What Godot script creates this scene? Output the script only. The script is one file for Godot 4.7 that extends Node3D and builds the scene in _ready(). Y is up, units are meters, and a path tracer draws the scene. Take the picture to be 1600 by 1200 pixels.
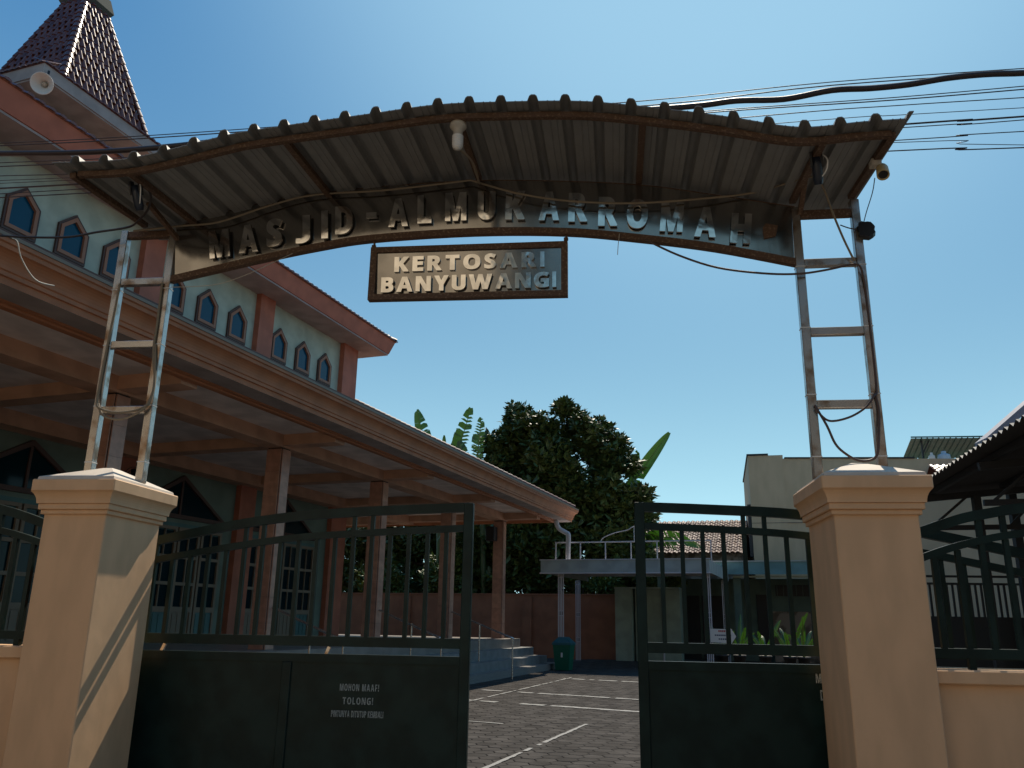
extends Node3D
# A mosque yard seen through its open sliding gate. Two frames: the gate's own axes, and the
# mosque's, turned by MY. In the mosque's frame x runs from its wall to the yard and -z along it.

const MY := -0.217887
var FY := 0.0                      # the frame that is being built in
var OFF := Vector3.ZERO            # base of the thing that is being built, in that frame
var names := {}
var rng := RandomNumberGenerator.new()
var MT := {}
var TX := {}
var font: SystemFont
var blocks := {}
var glyphs := {}

# ------------------------------------------------------------------ helpers
func V(x: float, y: float, z: float) -> Vector3: return Vector3(x, y, z)
func W(w: float, y: float, u: float) -> Vector3: return Vector3(w, y, -u)

func numbered(n: String) -> String:
	var k: int = names.get(n, 0)
	names[n] = k + 1
	return n if k == 0 else "%s_%03d" % [n, k]

func thing(called: String, label: String, category: String, group: String, at: Vector3, yaw := 0.0) -> Node3D:
	var o := Node3D.new()
	o.name = numbered(called)
	add_child(o)
	FY = yaw
	OFF = at
	o.position = Basis(Vector3.UP, yaw) * at
	o.rotation.y = yaw
	tag(o, label, category, group)
	return o

func tag(o: Node, label: String, category: String, group := "") -> void:
	o.set_meta("label", label)
	o.set_meta("category", category)
	if group: o.set_meta("group", group)

func structure(called: String, st: SurfaceTool, m: Material, yaw := 0.0) -> MeshInstance3D:
	var o := put(st, called, m, self)
	o.name = called
	o.rotation.y = yaw
	o.set_meta("kind", "structure")
	return o

func frame(yaw: float) -> void:
	FY = yaw
	OFF = Vector3.ZERO

func sf(smooth := false) -> SurfaceTool:
	var st := SurfaceTool.new()
	st.begin(Mesh.PRIMITIVE_TRIANGLES)
	st.set_smooth_group(0 if smooth else -1)
	return st

func commit(st: SurfaceTool) -> ArrayMesh:
	st.generate_normals()
	return st.commit()

func put(st: SurfaceTool, called: String, m: Material, parent: Node) -> MeshInstance3D:
	return put_mesh(commit(st), called, m, parent)

func put_mesh(mesh: Mesh, called: String, m: Material, parent: Node) -> MeshInstance3D:
	var o := MeshInstance3D.new()
	o.name = called
	o.mesh = mesh
	o.material_override = m
	parent.add_child(o, true)
	return o

func stuff(o: Node) -> void: o.set_meta("kind", "stuff")

func tri(st: SurfaceTool, a: Vector3, b: Vector3, c: Vector3) -> void:
	st.add_vertex(a - OFF); st.add_vertex(b - OFF); st.add_vertex(c - OFF)

func quad(st: SurfaceTool, a: Vector3, b: Vector3, c: Vector3, d: Vector3) -> void:
	tri(st, a, b, c); tri(st, a, c, d)

func hexa(st: SurfaceTool, p: Array) -> void:   # p[0..3] bottom ring, p[4..7] top ring
	quad(st, p[0], p[1], p[2], p[3]); quad(st, p[7], p[6], p[5], p[4])
	for i in 4:
		var j := (i + 1) % 4
		quad(st, p[i], p[i + 4], p[j + 4], p[j])

func box(st: SurfaceTool, lo: Vector3, hi: Vector3) -> void:
	hexa(st, [V(lo.x, lo.y, lo.z), V(hi.x, lo.y, lo.z), V(hi.x, lo.y, hi.z), V(lo.x, lo.y, hi.z), V(lo.x, hi.y, lo.z), V(hi.x, hi.y, lo.z), V(hi.x, hi.y, hi.z), V(lo.x, hi.y, hi.z)])

func wbox(st: SurfaceTool, w0: float, w1: float, y0: float, y1: float, u0: float, u1: float) -> void:
	box(st, V(minf(w0, w1), y0, -maxf(u0, u1)), V(maxf(w0, w1), y1, -minf(u0, u1)))

func bevel(st: SurfaceTool, lo: Vector3, hi: Vector3, b: float) -> void:   # a box with chamfered edges
	var c := (lo + hi) / 2.0
	var h := (hi - lo) / 2.0
	var f := func(s: Vector3, axis: int) -> Vector3:
		var q := h - Vector3(b, b, b)
		q[axis] = h[axis]
		return c + q * s
	for axis in 3:
		var i := (axis + 1) % 3
		var j := (axis + 2) % 3
		for s in [-1.0, 1.0]:
			var pts := []
			for t in [[-1, -1], [1, -1], [1, 1], [-1, 1]]:
				var v := Vector3.ZERO
				v[axis] = s; v[i] = t[0]; v[j] = t[1]
				pts.append(f.call(v, axis))
			quad(st, pts[0], pts[1], pts[2], pts[3])
		for si in [-1.0, 1.0]:
			for sj in [-1.0, 1.0]:
				var a := Vector3.ZERO
				a[axis] = -1; a[i] = si; a[j] = sj
				var e := a
				e[axis] = 1
				quad(st, f.call(a, i), f.call(a, j), f.call(e, j), f.call(e, i))
	for sx in [-1.0, 1.0]:
		for sy in [-1.0, 1.0]:
			for sz in [-1.0, 1.0]:
				var s := V(sx, sy, sz)
				tri(st, f.call(s, 0), f.call(s, 1), f.call(s, 2))

func frust(st: SurfaceTool, a: Rect2, y0: float, b: Rect2, y1: float) -> void:   # between two level rectangles (x, z)
	hexa(st, [V(a.position.x, y0, a.position.y), V(a.end.x, y0, a.position.y), V(a.end.x, y0, a.end.y), V(a.position.x, y0, a.end.y),
		V(b.position.x, y1, b.position.y), V(b.end.x, y1, b.position.y), V(b.end.x, y1, b.end.y), V(b.position.x, y1, b.end.y)])

func rect(x0: float, x1: float, z0: float, z1: float) -> Rect2: return Rect2(x0, z0, x1 - x0, z1 - z0)

func bar(st: SurfaceTool, a: Vector3, b: Vector3, wide: float, high: float, up := Vector3.UP) -> void:
	var d := (b - a).normalized()
	if absf(d.dot(up)) > 0.99: up = Vector3.BACK
	var s := d.cross(up).normalized() * wide / 2.0
	var t := s.cross(d).normalized() * high / 2.0
	hexa(st, [a - s - t, a + s - t, a + s + t, a - s + t, b - s - t, b + s - t, b + s + t, b - s + t])

func strip(st: SurfaceTool, pts: Array, wide: float, high: float) -> void:   # a square tube bent along points in one upright plane
	var side := Vector3.ZERO
	var ring := []
	for i in pts.size():
		var d: Vector3 = (pts[mini(i + 1, pts.size() - 1)] - pts[maxi(i - 1, 0)]).normalized()
		side = d.cross(Vector3.UP).normalized() * wide / 2.0
		var t := side.cross(d).normalized() * high / 2.0
		var p: Vector3 = pts[i]
		ring.append([p - side - t, p + side - t, p + side + t, p - side + t])
	for i in ring.size() - 1:
		for k in 4:
			quad(st, ring[i][k], ring[i][(k + 1) % 4], ring[i + 1][(k + 1) % 4], ring[i + 1][k])
	quad(st, ring[0][0], ring[0][1], ring[0][2], ring[0][3])
	var e: Array = ring[-1]
	quad(st, e[0], e[1], e[2], e[3])

func smooth_line(pts: Array, n := 6) -> Array:   # Catmull-Rom through the points
	var o := []
	for i in pts.size() - 1:
		var a: Vector3 = pts[maxi(i - 1, 0)]
		var b: Vector3 = pts[i]
		var c: Vector3 = pts[i + 1]
		var d: Vector3 = pts[mini(i + 2, pts.size() - 1)]
		for k in n: o.append(b.cubic_interpolate(c, a, d, float(k) / n))
	o.append(pts[-1])
	return o

func cable(st: SurfaceTool, pts: Array, r: float, n := 6) -> void:
	var ring := []
	var ref := Vector3.UP
	for i in pts.size():
		var d: Vector3 = (pts[mini(i + 1, pts.size() - 1)] - pts[maxi(i - 1, 0)]).normalized()
		if absf(d.dot(ref)) > 0.95: ref = Vector3.RIGHT if absf(d.x) < 0.7 else Vector3.BACK
		var s := d.cross(ref).normalized()
		var t := s.cross(d).normalized()
		ref = t
		var c := []
		for k in n: c.append(pts[i] + (s * cos(TAU * k / n) + t * sin(TAU * k / n)) * r)
		ring.append(c)
	for i in ring.size() - 1:
		for k in n: quad(st, ring[i][k], ring[i][(k + 1) % n], ring[i + 1][(k + 1) % n], ring[i + 1][k])

func lathe(st: SurfaceTool, prof: Array, at: Vector3, axis := Vector3.UP, n := 20) -> void:   # prof of Vector2(radius, height)
	var s := axis.cross(Vector3.RIGHT if absf(axis.x) < 0.8 else Vector3.BACK).normalized()
	var t := axis.cross(s).normalized()
	for i in prof.size() - 1:
		for k in n:
			var a := TAU * k / n
			var b := TAU * (k + 1) / n
			var da := s * cos(a) + t * sin(a)
			var db := s * cos(b) + t * sin(b)
			quad(st, at + da * prof[i].x + axis * prof[i].y, at + db * prof[i].x + axis * prof[i].y, at + db * prof[i + 1].x + axis * prof[i + 1].y, at + da * prof[i + 1].x + axis * prof[i + 1].y)

func prism(st: SurfaceTool, T: Transform3D, poly: PackedVector2Array, d0: float, d1: float) -> void:
	var ids := Geometry2D.triangulate_polygon(poly)
	var at := func(p: Vector2, d: float) -> Vector3: return T * V(p.x, p.y, d)
	for i in range(0, ids.size(), 3):
		tri(st, at.call(poly[ids[i]], d0), at.call(poly[ids[i + 1]], d0), at.call(poly[ids[i + 2]], d0))
		tri(st, at.call(poly[ids[i]], d1), at.call(poly[ids[i + 1]], d1), at.call(poly[ids[i + 2]], d1))
	for i in poly.size():
		var a := poly[i]
		var b := poly[(i + 1) % poly.size()]
		quad(st, at.call(a, d0), at.call(b, d0), at.call(b, d1), at.call(a, d1))

func ringp(st: SurfaceTool, T: Transform3D, o: PackedVector2Array, n: PackedVector2Array, d0: float, d1: float) -> void:
	for i in o.size():
		var j := (i + 1) % o.size()
		var A := V(o[i].x, o[i].y, 0)
		var B := V(o[j].x, o[j].y, 0)
		var C := V(n[j].x, n[j].y, 0)
		var D := V(n[i].x, n[i].y, 0)
		var l := V(0, 0, d0)
		var h := V(0, 0, d1)
		hexa(st, [T * (A + l), T * (B + l), T * (C + l), T * (D + l), T * (A + h), T * (B + h), T * (C + h), T * (D + h)])

func pv(a: Array) -> PackedVector2Array:
	var o := PackedVector2Array()
	for i in range(0, a.size(), 2): o.append(Vector2(a[i], a[i + 1]))
	return o

func at_curve(c: Array, x: float) -> float:   # c of Vector2, linear
	for i in c.size() - 1:
		if x <= c[i + 1].x or i == c.size() - 2:
			return lerpf(c[i].y, c[i + 1].y, (x - c[i].x) / (c[i + 1].x - c[i].x))
	return 0.0

func finer(pts: Array, n := 5) -> Array:
	var a := []
	for p in pts: a.append(V(p.x, p.y, 0))
	var o := []
	for p in smooth_line(a, n): o.append(Vector2(p.x, p.y))
	return o

# face transforms: x along the face, y up, z out of it
func face_w(w: float) -> Transform3D: return Transform3D(Basis(V(0, 0, -1), V(0, 1, 0), V(1, 0, 0)), V(w, 0, 0))
func face_u(u: float) -> Transform3D: return Transform3D(Basis(V(1, 0, 0), V(0, 1, 0), V(0, 0, 1)), V(0, 0, -u))
func face_z(z: float) -> Transform3D: return Transform3D(Basis.IDENTITY, V(0, 0, z))

func glyph(ch: String) -> TextMesh:
	if not glyphs.has(ch):
		var t := TextMesh.new()
		t.font = font
		t.text = "l" if ch == "I" else ch   # a plain bar
		t.font_size = 64
		t.pixel_size = 0.01
		t.depth = 0.12
		t.curve_step = 2.5
		glyphs[ch] = t
	return glyphs[ch]

func block_glyph(ch: String) -> ArrayMesh:   # the same letter drawn heavier, as cut from sheet metal: its outline widened and extruded
	if blocks.has(ch): return blocks[ch]
	var arr := glyph(ch).surface_get_arrays(0)
	var vs: PackedVector3Array = arr[Mesh.ARRAY_VERTEX]
	var ids := PackedInt32Array()
	if arr[Mesh.ARRAY_INDEX] != null: ids = arr[Mesh.ARRAY_INDEX]
	if ids.is_empty(): for k in vs.size(): ids.append(k)
	var key := func(v: Vector3) -> Vector2i: return Vector2i(roundi(v.x * 2000.0), roundi(v.y * 2000.0))
	var edges := {}
	for k in range(0, ids.size(), 3):
		var t := [vs[ids[k]], vs[ids[k + 1]], vs[ids[k + 2]]]
		if t[0].z < 0.05 or t[1].z < 0.05 or t[2].z < 0.05: continue
		if (t[1] - t[0]).cross(t[2] - t[0]).z < 0.0: t = [t[0], t[2], t[1]]
		for j in 3:
			var a: Vector2i = key.call(t[j])
			var b: Vector2i = key.call(t[(j + 1) % 3])
			if a == b: continue
			if edges.has([b, a]): edges.erase([b, a])
			else: edges[[a, b]] = true
	var next := {}
	for e in edges: next[e[0]] = e[1]
	var outer := []
	var holes := []
	while not next.is_empty():
		var start: Vector2i = next.keys()[0]
		var loop := PackedVector2Array()
		var p := start
		while next.has(p):
			loop.append(Vector2(p) / 2000.0)
			var q: Vector2i = next[p]
			next.erase(p)
			p = q
		if loop.size() < 3: continue
		if Geometry2D.is_polygon_clockwise(loop):
			loop.reverse()
			for o in Geometry2D.offset_polygon(loop, -0.018): holes.append(o)
		else:
			for o in Geometry2D.offset_polygon(loop, 0.018, Geometry2D.JOIN_MITER): outer.append(o)
	var st := sf()
	var keep := OFF
	OFF = Vector3.ZERO
	for o in outer:
		var parts := [o]
		var cx := 1e9
		if holes.size():
			cx = 0.0
			for h in holes[0]: cx += h.x / holes[0].size()
			parts = Geometry2D.intersect_polygons(o, pv([-9, -9, cx, -9, cx, 9, -9, 9])) + Geometry2D.intersect_polygons(o, pv([cx, -9, 9, -9, 9, 9, cx, 9]))
			for h in holes:
				var left := []
				for q in parts: left.append_array(Geometry2D.clip_polygons(q, h))
				parts = left
		for q in parts:
			var t := Geometry2D.triangulate_polygon(q)
			for k in range(0, t.size(), 3):
				for z in [-0.06, 0.06]: tri(st, V(q[t[k]].x, q[t[k]].y, z), V(q[t[k + 1]].x, q[t[k + 1]].y, z), V(q[t[k + 2]].x, q[t[k + 2]].y, z))
			for k in q.size():
				var a: Vector2 = q[k]
				var b: Vector2 = q[(k + 1) % q.size()]
				if absf(a.x - cx) < 0.001 and absf(b.x - cx) < 0.001: continue
				quad(st, V(a.x, a.y, -0.06), V(b.x, b.y, -0.06), V(b.x, b.y, 0.06), V(a.x, a.y, 0.06))
	OFF = keep
	blocks[ch] = commit(st)
	return blocks[ch]

func letter(ch: String, at: Vector3, high: float, wide: float, deep: float, m: Material, parent: Node, called := "letter", tilt := 0.0, lean := 0.0) -> void:
	var g: Mesh = block_glyph(ch) if deep > 0.01 else glyph(ch)
	var bb := g.get_aabb()
	var o := put_mesh(g, called, m, parent)
	var s := V(wide / bb.size.x, high / bb.size.y, deep / 0.12)
	var turn := Basis(Vector3.RIGHT, lean) * Basis(Vector3.BACK, tilt)
	o.basis = turn * Basis.from_scale(s)
	o.position = at - OFF - turn * ((bb.position + bb.size / 2.0) * s)

func words(text: String, x0: float, x1: float, y: float, z: float, high: float, deep: float, m: Material, parent: Node, gap := 0.16, called := "letter", lean := 0.0) -> void:
	var total := 0.0
	var ws := []
	for ch in text:
		var w := 0.28
		if ch != " ": w = glyph(ch).get_aabb().size.x / glyph("H").get_aabb().size.y
		ws.append(w)
		total += w + gap
	total -= gap
	var k := (x1 - x0) / total
	var x := x0
	for i in text.length():
		if text[i] != " ":
			var hh: float = high
			letter(text[i], V(x + ws[i] * k / 2.0, y, z), hh, ws[i] * k, deep, m, parent, called, 0.0, lean)
		x += (ws[i] + gap) * k

# ------------------------------------------------------------------ materials
func noise_map(seed_: int, freq: float, oct: int, f: Callable, kind := FastNoiseLite.TYPE_SIMPLEX_SMOOTH, stretch := Vector2.ONE, n := 512) -> Image:
	var fn := FastNoiseLite.new()
	fn.seed = seed_
	fn.noise_type = kind
	fn.frequency = freq
	fn.fractal_octaves = oct
	var im := Image.create(n, n, false, Image.FORMAT_RGB8)
	var src := fn.get_seamless_image(n, n)
	var g := src.get_data()
	var st := src.get_width() * src.get_height() / (n * n)
	var bytes := PackedByteArray()
	bytes.resize(n * n * 3)
	for y in n:
		var yy := int(y * stretch.y) % n
		for x in n:
			var xx := int(x * stretch.x) % n
			var c: Color = f.call(g[(yy * n + xx) * st] / 255.0)
			var i := (y * n + x) * 3
			bytes[i] = int(clampf(c.r, 0, 1) * 255.0)
			bytes[i + 1] = int(clampf(c.g, 0, 1) * 255.0)
			bytes[i + 2] = int(clampf(c.b, 0, 1) * 255.0)
	im.set_data(n, n, false, Image.FORMAT_RGB8, bytes)
	return im

func textures() -> void:
	var grey := func(lo: float, hi: float) -> Callable:
		return func(v: float) -> Color:
			var k := lerpf(lo, hi, smoothstep(0.15, 0.85, v))
			return Color(k, k, k)
	TX.mottle = ImageTexture.create_from_image(noise_map(3, 0.006, 5, grey.call(0.88, 1.0)))
	TX.speck = ImageTexture.create_from_image(noise_map(7, 0.05, 4, grey.call(0.72, 1.0)))
	TX.streak = ImageTexture.create_from_image(noise_map(11, 0.01, 4, grey.call(0.95, 1.0), FastNoiseLite.TYPE_SIMPLEX_SMOOTH, Vector2(3, 1)))
	TX.rust = ImageTexture.create_from_image(noise_map(19, 0.016, 5, func(v: float) -> Color:
		var k := smoothstep(0.45, 0.95, v)
		return Color(1, 1, 1).lerp(Color(0.72, 0.6, 0.5), k)))
	TX.peel = ImageTexture.create_from_image(noise_map(23, 0.03, 4, func(v: float) -> Color:
		var k := smoothstep(0.55, 0.85, v)
		return Color(0.72, 0.6, 0.52).lerp(Color(1.0, 0.93, 0.85), k)))
	TX.smudge = ImageTexture.create_from_image(noise_map(29, 0.012, 5, func(v: float) -> Color:
		var k := lerpf(0.25, 1.0, smoothstep(0.25, 0.8, v))
		return Color(k, k, k)))
	TX.wet = ImageTexture.create_from_image(noise_map(31, 0.008, 5, func(v: float) -> Color:
		var k := smoothstep(0.5, 0.7, v)
		return Color(1, 1, 1).lerp(Color(0.6, 0.57, 0.52), k)))
	TX.smudge2 = ImageTexture.create_from_image(noise_map(37, 0.008, 5, grey.call(0.82, 1.0)))
	var b := noise_map(41, 0.03, 5, grey.call(0.0, 1.0))
	b.bump_map_to_normal_map(3.0)
	TX.n_fine = ImageTexture.create_from_image(b)
	b = noise_map(43, 0.006, 3, grey.call(0.0, 1.0))
	b.bump_map_to_normal_map(6.0)
	TX.n_wave = ImageTexture.create_from_image(b)

func mat(key: String, c: Color, rough := 0.8, metal := 0.0, tex := "", scale := 1.0, nrm := "", nstr := 0.3) -> StandardMaterial3D:
	var m := StandardMaterial3D.new()
	m.resource_name = key
	m.albedo_color = c.linear_to_srgb()
	m.roughness = rough
	m.metallic = metal
	if tex:
		m.albedo_texture = TX[tex]
	if nrm:
		m.normal_enabled = true
		m.normal_texture = TX[nrm]
		m.normal_scale = nstr
	if tex or nrm:
		m.uv1_triplanar = true
		m.uv1_world_triplanar = true
		m.uv1_scale = Vector3.ONE * scale
	MT[key] = m
	return m

func materials() -> void:
	mat("tan", Color(0.74, 0.455, 0.25), 0.75, 0, "streak", 0.3, "n_fine", 0.03)
	mat("tan_sunlit", Color(0.74, 0.64, 0.53), 0.75, 0, "mottle", 0.7, "n_fine", 0.04)  # pillar tan lightened, sun on the cap tops put into the colour
	mat("steel", Color(0.29, 0.275, 0.255), 0.13, 0.95, "mottle", 0.9, "n_wave", 0.025)
	mat("steel_post", Color(0.50, 0.47, 0.43), 0.25, 0.85, "rust", 0.6)
	mat("steel_letter", Color(0.74, 0.72, 0.68), 0.10, 1.0, "mottle", 2.0, "n_wave", 0.06)
	mat("rusty", Color(0.21, 0.165, 0.127), 0.65, 0.2, "peel", 2.6, "n_fine", 0.25)
	mat("sheet", Color(0.25, 0.245, 0.23), 0.55, 0.25, "streak", 0.8)
	var gm := mat("gate", Color(0.011, 0.029, 0.025), 0.4, 0.0, "smudge2", 0.9, "n_wave", 0.12)
	gm.metallic_specular = 0.3
	mat("stencil", Color(0.36, 0.42, 0.41), 0.7, 0, "speck", 4.0)
	mat("salmon", Color(0.45, 0.15, 0.09), 0.7, 0, "mottle", 0.5)
	mat("salmon_pale", Color(0.43, 0.17, 0.078), 0.7, 0, "mottle", 0.5)
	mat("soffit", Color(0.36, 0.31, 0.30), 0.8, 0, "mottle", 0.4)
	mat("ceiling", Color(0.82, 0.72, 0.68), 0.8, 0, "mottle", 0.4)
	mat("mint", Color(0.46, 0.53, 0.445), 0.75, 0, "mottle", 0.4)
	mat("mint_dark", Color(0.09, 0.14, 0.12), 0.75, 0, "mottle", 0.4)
	mat("teal_paint", Color(0.07, 0.17, 0.17), 0.5, 0, "mottle", 0.4)
	mat("brown_dark", Color(0.07, 0.028, 0.018), 0.55)
	mat("brown", Color(0.30, 0.13, 0.07), 0.55)
	mat("cream", Color(0.21, 0.165, 0.12), 0.6)
	mat("glass_dark", Color(0.003, 0.018, 0.024), 0.08).metallic_specular = 0.25
	mat("glass_window", Color(0.002, 0.06, 0.11), 0.06).metallic_specular = 0.35
	mat("tile_a", Color(0.19, 0.062, 0.042), 0.36, 0, "speck", 1.5)
	mat("tile_b", Color(0.23, 0.085, 0.06), 0.33, 0, "speck", 1.5)
	mat("tile_c", Color(0.15, 0.048, 0.038), 0.4, 0, "speck", 1.5)
	mat("tile_old", Color(0.32, 0.17, 0.12), 0.7, 0, "speck", 0.8)
	mat("slab_a", Color(0.48, 0.25, 0.175), 0.3, 0, "mottle", 1.5)
	mat("slab_b", Color(0.54, 0.29, 0.20), 0.3, 0, "mottle", 1.5)
	mat("dark", Color(0.012, 0.011, 0.012), 0.6)
	mat("step", Color(0.20, 0.205, 0.205), 0.5, 0, "mottle", 0.8)
	mat("step_rough", Color(0.26, 0.24, 0.22), 0.9, 0, "speck", 1.2)
	mat("chrome", Color(0.6, 0.58, 0.55), 0.2, 0.9)
	mat("joint", Color(0.025, 0.023, 0.02), 0.95)
	for i in 4:
		var k: float = [0.82, 0.95, 1.0, 1.12][i]
		mat("paver_%d" % i, Color(0.083, 0.076, 0.070) * k, 0.95, 0, "mottle", 0.7, "n_fine", 0.3).metallic_specular = 0.12
	mat("line_paint", Color(0.36, 0.35, 0.33), 0.8, 0, "speck", 3.0)
	mat("asphalt", Color(0.20, 0.17, 0.14), 0.9, 0, "speck", 0.6, "n_fine", 0.4)
	mat("earth", Color(0.12, 0.10, 0.075), 0.95, 0, "speck", 0.2)
	mat("orange_wall", Color(0.30, 0.12, 0.06), 0.8, 0, "mottle", 0.4)
	mat("white_metal", Color(0.46, 0.46, 0.50), 0.45)
	mat("fascia", Color(0.32, 0.37, 0.37), 0.5, 0, "mottle", 0.5)
	mat("teal_fascia", Color(0.10, 0.24, 0.27), 0.5, 0, "mottle", 0.5)
	mat("bin", Color(0.0, 0.11, 0.06), 0.45)
	mat("bin_lid", Color(0.01, 0.10, 0.12), 0.45)
	mat("concrete", Color(0.56, 0.42, 0.275), 0.85, 0, "streak", 0.12)
	mat("render_wall", Color(0.24, 0.19, 0.155), 0.85, 0, "wet", 0.3)
	mat("shed_sheet", Color(0.06, 0.06, 0.062), 0.6, 0, "streak", 0.4)
	mat("shed_steel", Color(0.02, 0.02, 0.022), 0.6)
	mat("grey_roof", Color(0.30, 0.28, 0.33), 0.5, 0, "mottle", 0.3)
	mat("teal_sheet", Color(0.05, 0.14, 0.15), 0.5, 0, "mottle", 0.4)
	mat("tank", Color(0.40, 0.50, 0.60), 0.4)
	mat("white", Color(0.68, 0.66, 0.62), 0.6)
	mat("old_white", Color(0.52, 0.47, 0.39), 0.6, 0, "mottle", 3.0)
	mat("yellowed", Color(0.50, 0.38, 0.18), 0.5)
	mat("black_plastic", Color(0.006, 0.007, 0.01), 0.45)
	mat("blue_black", Color(0.01, 0.016, 0.03), 0.4)
	mat("rope", Color(0.24, 0.19, 0.13), 0.85)
	mat("rubber", Color(0.03, 0.022, 0.022), 0.5)
	mat("rubber_brown", Color(0.09, 0.055, 0.045), 0.6)
	mat("bark", Color(0.09, 0.07, 0.05), 0.9, 0, "speck", 1.0)
	mat("red_print", Color(0.45, 0.05, 0.04), 0.7)
	mat("blue_print", Color(0.03, 0.05, 0.10), 0.7)
	mat("lower_wall_shade", Color(0.17, 0.22, 0.18), 0.8, 0, "mottle", 0.4)  # mint wall in a darker green, porch shade put into the colour
	mat("porch_tile", Color(0.26, 0.22, 0.19), 0.4, 0, "mottle", 0.8)
	mat("house_brown", Color(0.17, 0.125, 0.09), 0.85, 0, "streak", 0.2)
	mat("beam", Color(0.58, 0.34, 0.23), 0.7, 0, "mottle", 0.5)
	mat("tower_trim", Color(0.36, 0.33, 0.33), 0.7, 0, "mottle", 0.5)
	mat("moss", Color(0.10, 0.105, 0.085), 0.9, 0, "speck", 1.0)
	mat("gatehouse", Color(0.30, 0.38, 0.32), 0.75, 0, "mottle", 0.4)
	mat("house_beige", Color(0.74, 0.60, 0.45), 0.85, 0, "streak", 0.2)
	var leaf := mat("leaf", Color(1, 1, 1), 0.5)
	leaf.vertex_color_use_as_albedo = true
	leaf.backlight_enabled = true
	leaf.backlight = Color(0.12, 0.2, 0.03)
	leaf.cull_mode = BaseMaterial3D.CULL_DISABLED
	var bl := mat("banana", Color(0.045, 0.085, 0.028), 0.4)
	bl.backlight_enabled = true
	bl.backlight = Color(0.16, 0.30, 0.03)
	bl.cull_mode = BaseMaterial3D.CULL_DISABLED

# ------------------------------------------------------------------ sky
const TOSUN := Vector3(0.112, 0.792, -0.600)
func sky_image() -> Image:
	var w := 512
	var h := 256
	var im := Image.create(w, h, false, Image.FORMAT_RGBF)
	var s := TOSUN.normalized()
	for y in h:
		var el := PI / 2 - (y + 0.5) / h * PI
		for x in w:
			var ph := (x + 0.5) / w * TAU
			var d := V(sin(ph) * cos(el), sin(el), -cos(ph) * cos(el))
			var e := maxf(0.0, d.y)
			var hz := exp(-e * 3.7)                        # more air towards the horizon
			var a := acos(clampf(d.dot(s), -1, 1))
			var c := Vector3(0.0, 0.138, 0.42).lerp(Vector3(0.74, 1.2, 1.26), hz)
			c += Vector3(0.29, 0.39, 0.34) * exp(-pow(a / 0.5, 4.0))   # brighter air round the sun
			c *= lerpf(0.66, 1.0, smoothstep(-0.1, 0.72, d.dot(s)))      # the sky is deepest away from it
			if d.y < 0.0:
				c = c.lerp(Vector3(0.16, 0.15, 0.13), clampf(-d.y * 6.0, 0, 1))
			im.set_pixel(x, y, Color(c.x, c.y, c.z))
	return im

# ------------------------------------------------------------------ scene
func _ready() -> void:
	rng.seed = 20240
	font = SystemFont.new()
	font.font_names = PackedStringArray(["Droid Sans"])
	font.font_weight = 700

	var cam := Camera3D.new()
	cam.name = "camera"
	cam.position = V(0, 1.5, 0)
	cam.rotation = V(deg_to_rad(15.91987), deg_to_rad(7.17749), deg_to_rad(0.91538))
	cam.fov = 50.06
	cam.near = 0.05
	cam.far = 1200.0
	add_child(cam)
	var env := Environment.new()
	env.background_mode = Environment.BG_SKY
	var sky := Sky.new()
	var pan := PanoramaSkyMaterial.new()
	pan.panorama = ImageTexture.create_from_image(sky_image())
	sky.sky_material = pan
	env.sky = sky
	env.tonemap_mode = Environment.TONE_MAPPER_LINEAR
	env.tonemap_exposure = 1.0
	env.sdfgi_enabled = true
	env.ssao_enabled = true
	env.ssil_enabled = true
	var we := WorldEnvironment.new()
	we.name = "world"
	we.environment = env
	add_child(we)
	var sun := DirectionalLight3D.new()
	sun.name = "sun"
	sun.light_energy = 1.6
	sun.light_color = Color(1.0, 0.95, 0.87)
	sun.light_angular_distance = 0.5
	sun.shadow_enabled = true
	add_child(sun)
	sun.look_at_from_position(Vector3.ZERO, -TOSUN, Vector3.UP)

	textures()
	materials()
	ground()
	courtyard()
	gate_walls()
	mosque()
	tower()
	back_of_yard()
	greenery()
	right_side()
	across_the_street()
	gate_leaves()
	archway()
	fittings()
	overhead()

# ------------------------------------------------------------------ ground and yard
func ground() -> void:
	frame(0.0)
	var st := sf()
	quad(st, V(-400, -0.004, 400), V(400, -0.004, 400), V(400, -0.004, -400), V(-400, -0.004, -400))
	structure("ground", st, MT.earth)
	st = sf()
	quad(st, V(-60, 0.0, 6.5), V(60, 0.0, 6.5), V(60, 0.0, -4.2), V(-60, 0.0, -4.2))
	structure("road", st, MT.asphalt)
	st = sf()
	box(st, V(-40, -0.2, -75), V(30, 0.13, -5.72))
	structure("yard_bed", st, MT.joint)
	st = sf()
	box(st, V(-3.1, -0.2, -5.72), V(1.2, 0.12, -4.2))
	structure("gate_threshold", st, MT.step_rough)

func paver_mesh(s: float) -> ArrayMesh:
	# a six sided paving stone, corners towards +x and -x, its top edge chamfered
	var st := sf()
	var keep := OFF
	OFF = Vector3.ZERO
	var top := []
	var rim := []
	var low := []
	for k in 6:
		var a := TAU * k / 6.0
		var d := V(cos(a), 0, sin(a))
		top.append(d * (s - 0.011))
		rim.append(d * (s - 0.0035) + V(0, -0.006, 0))
		low.append(d * (s - 0.0035) + V(0, -0.03, 0))
	for k in 6:
		var j := (k + 1) % 6
		tri(st, V(0, 0, 0), top[k], top[j])
		quad(st, top[k], rim[k], rim[j], top[j])
		quad(st, rim[k], low[k], low[j], rim[j])
	OFF = keep
	return commit(st)

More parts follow.
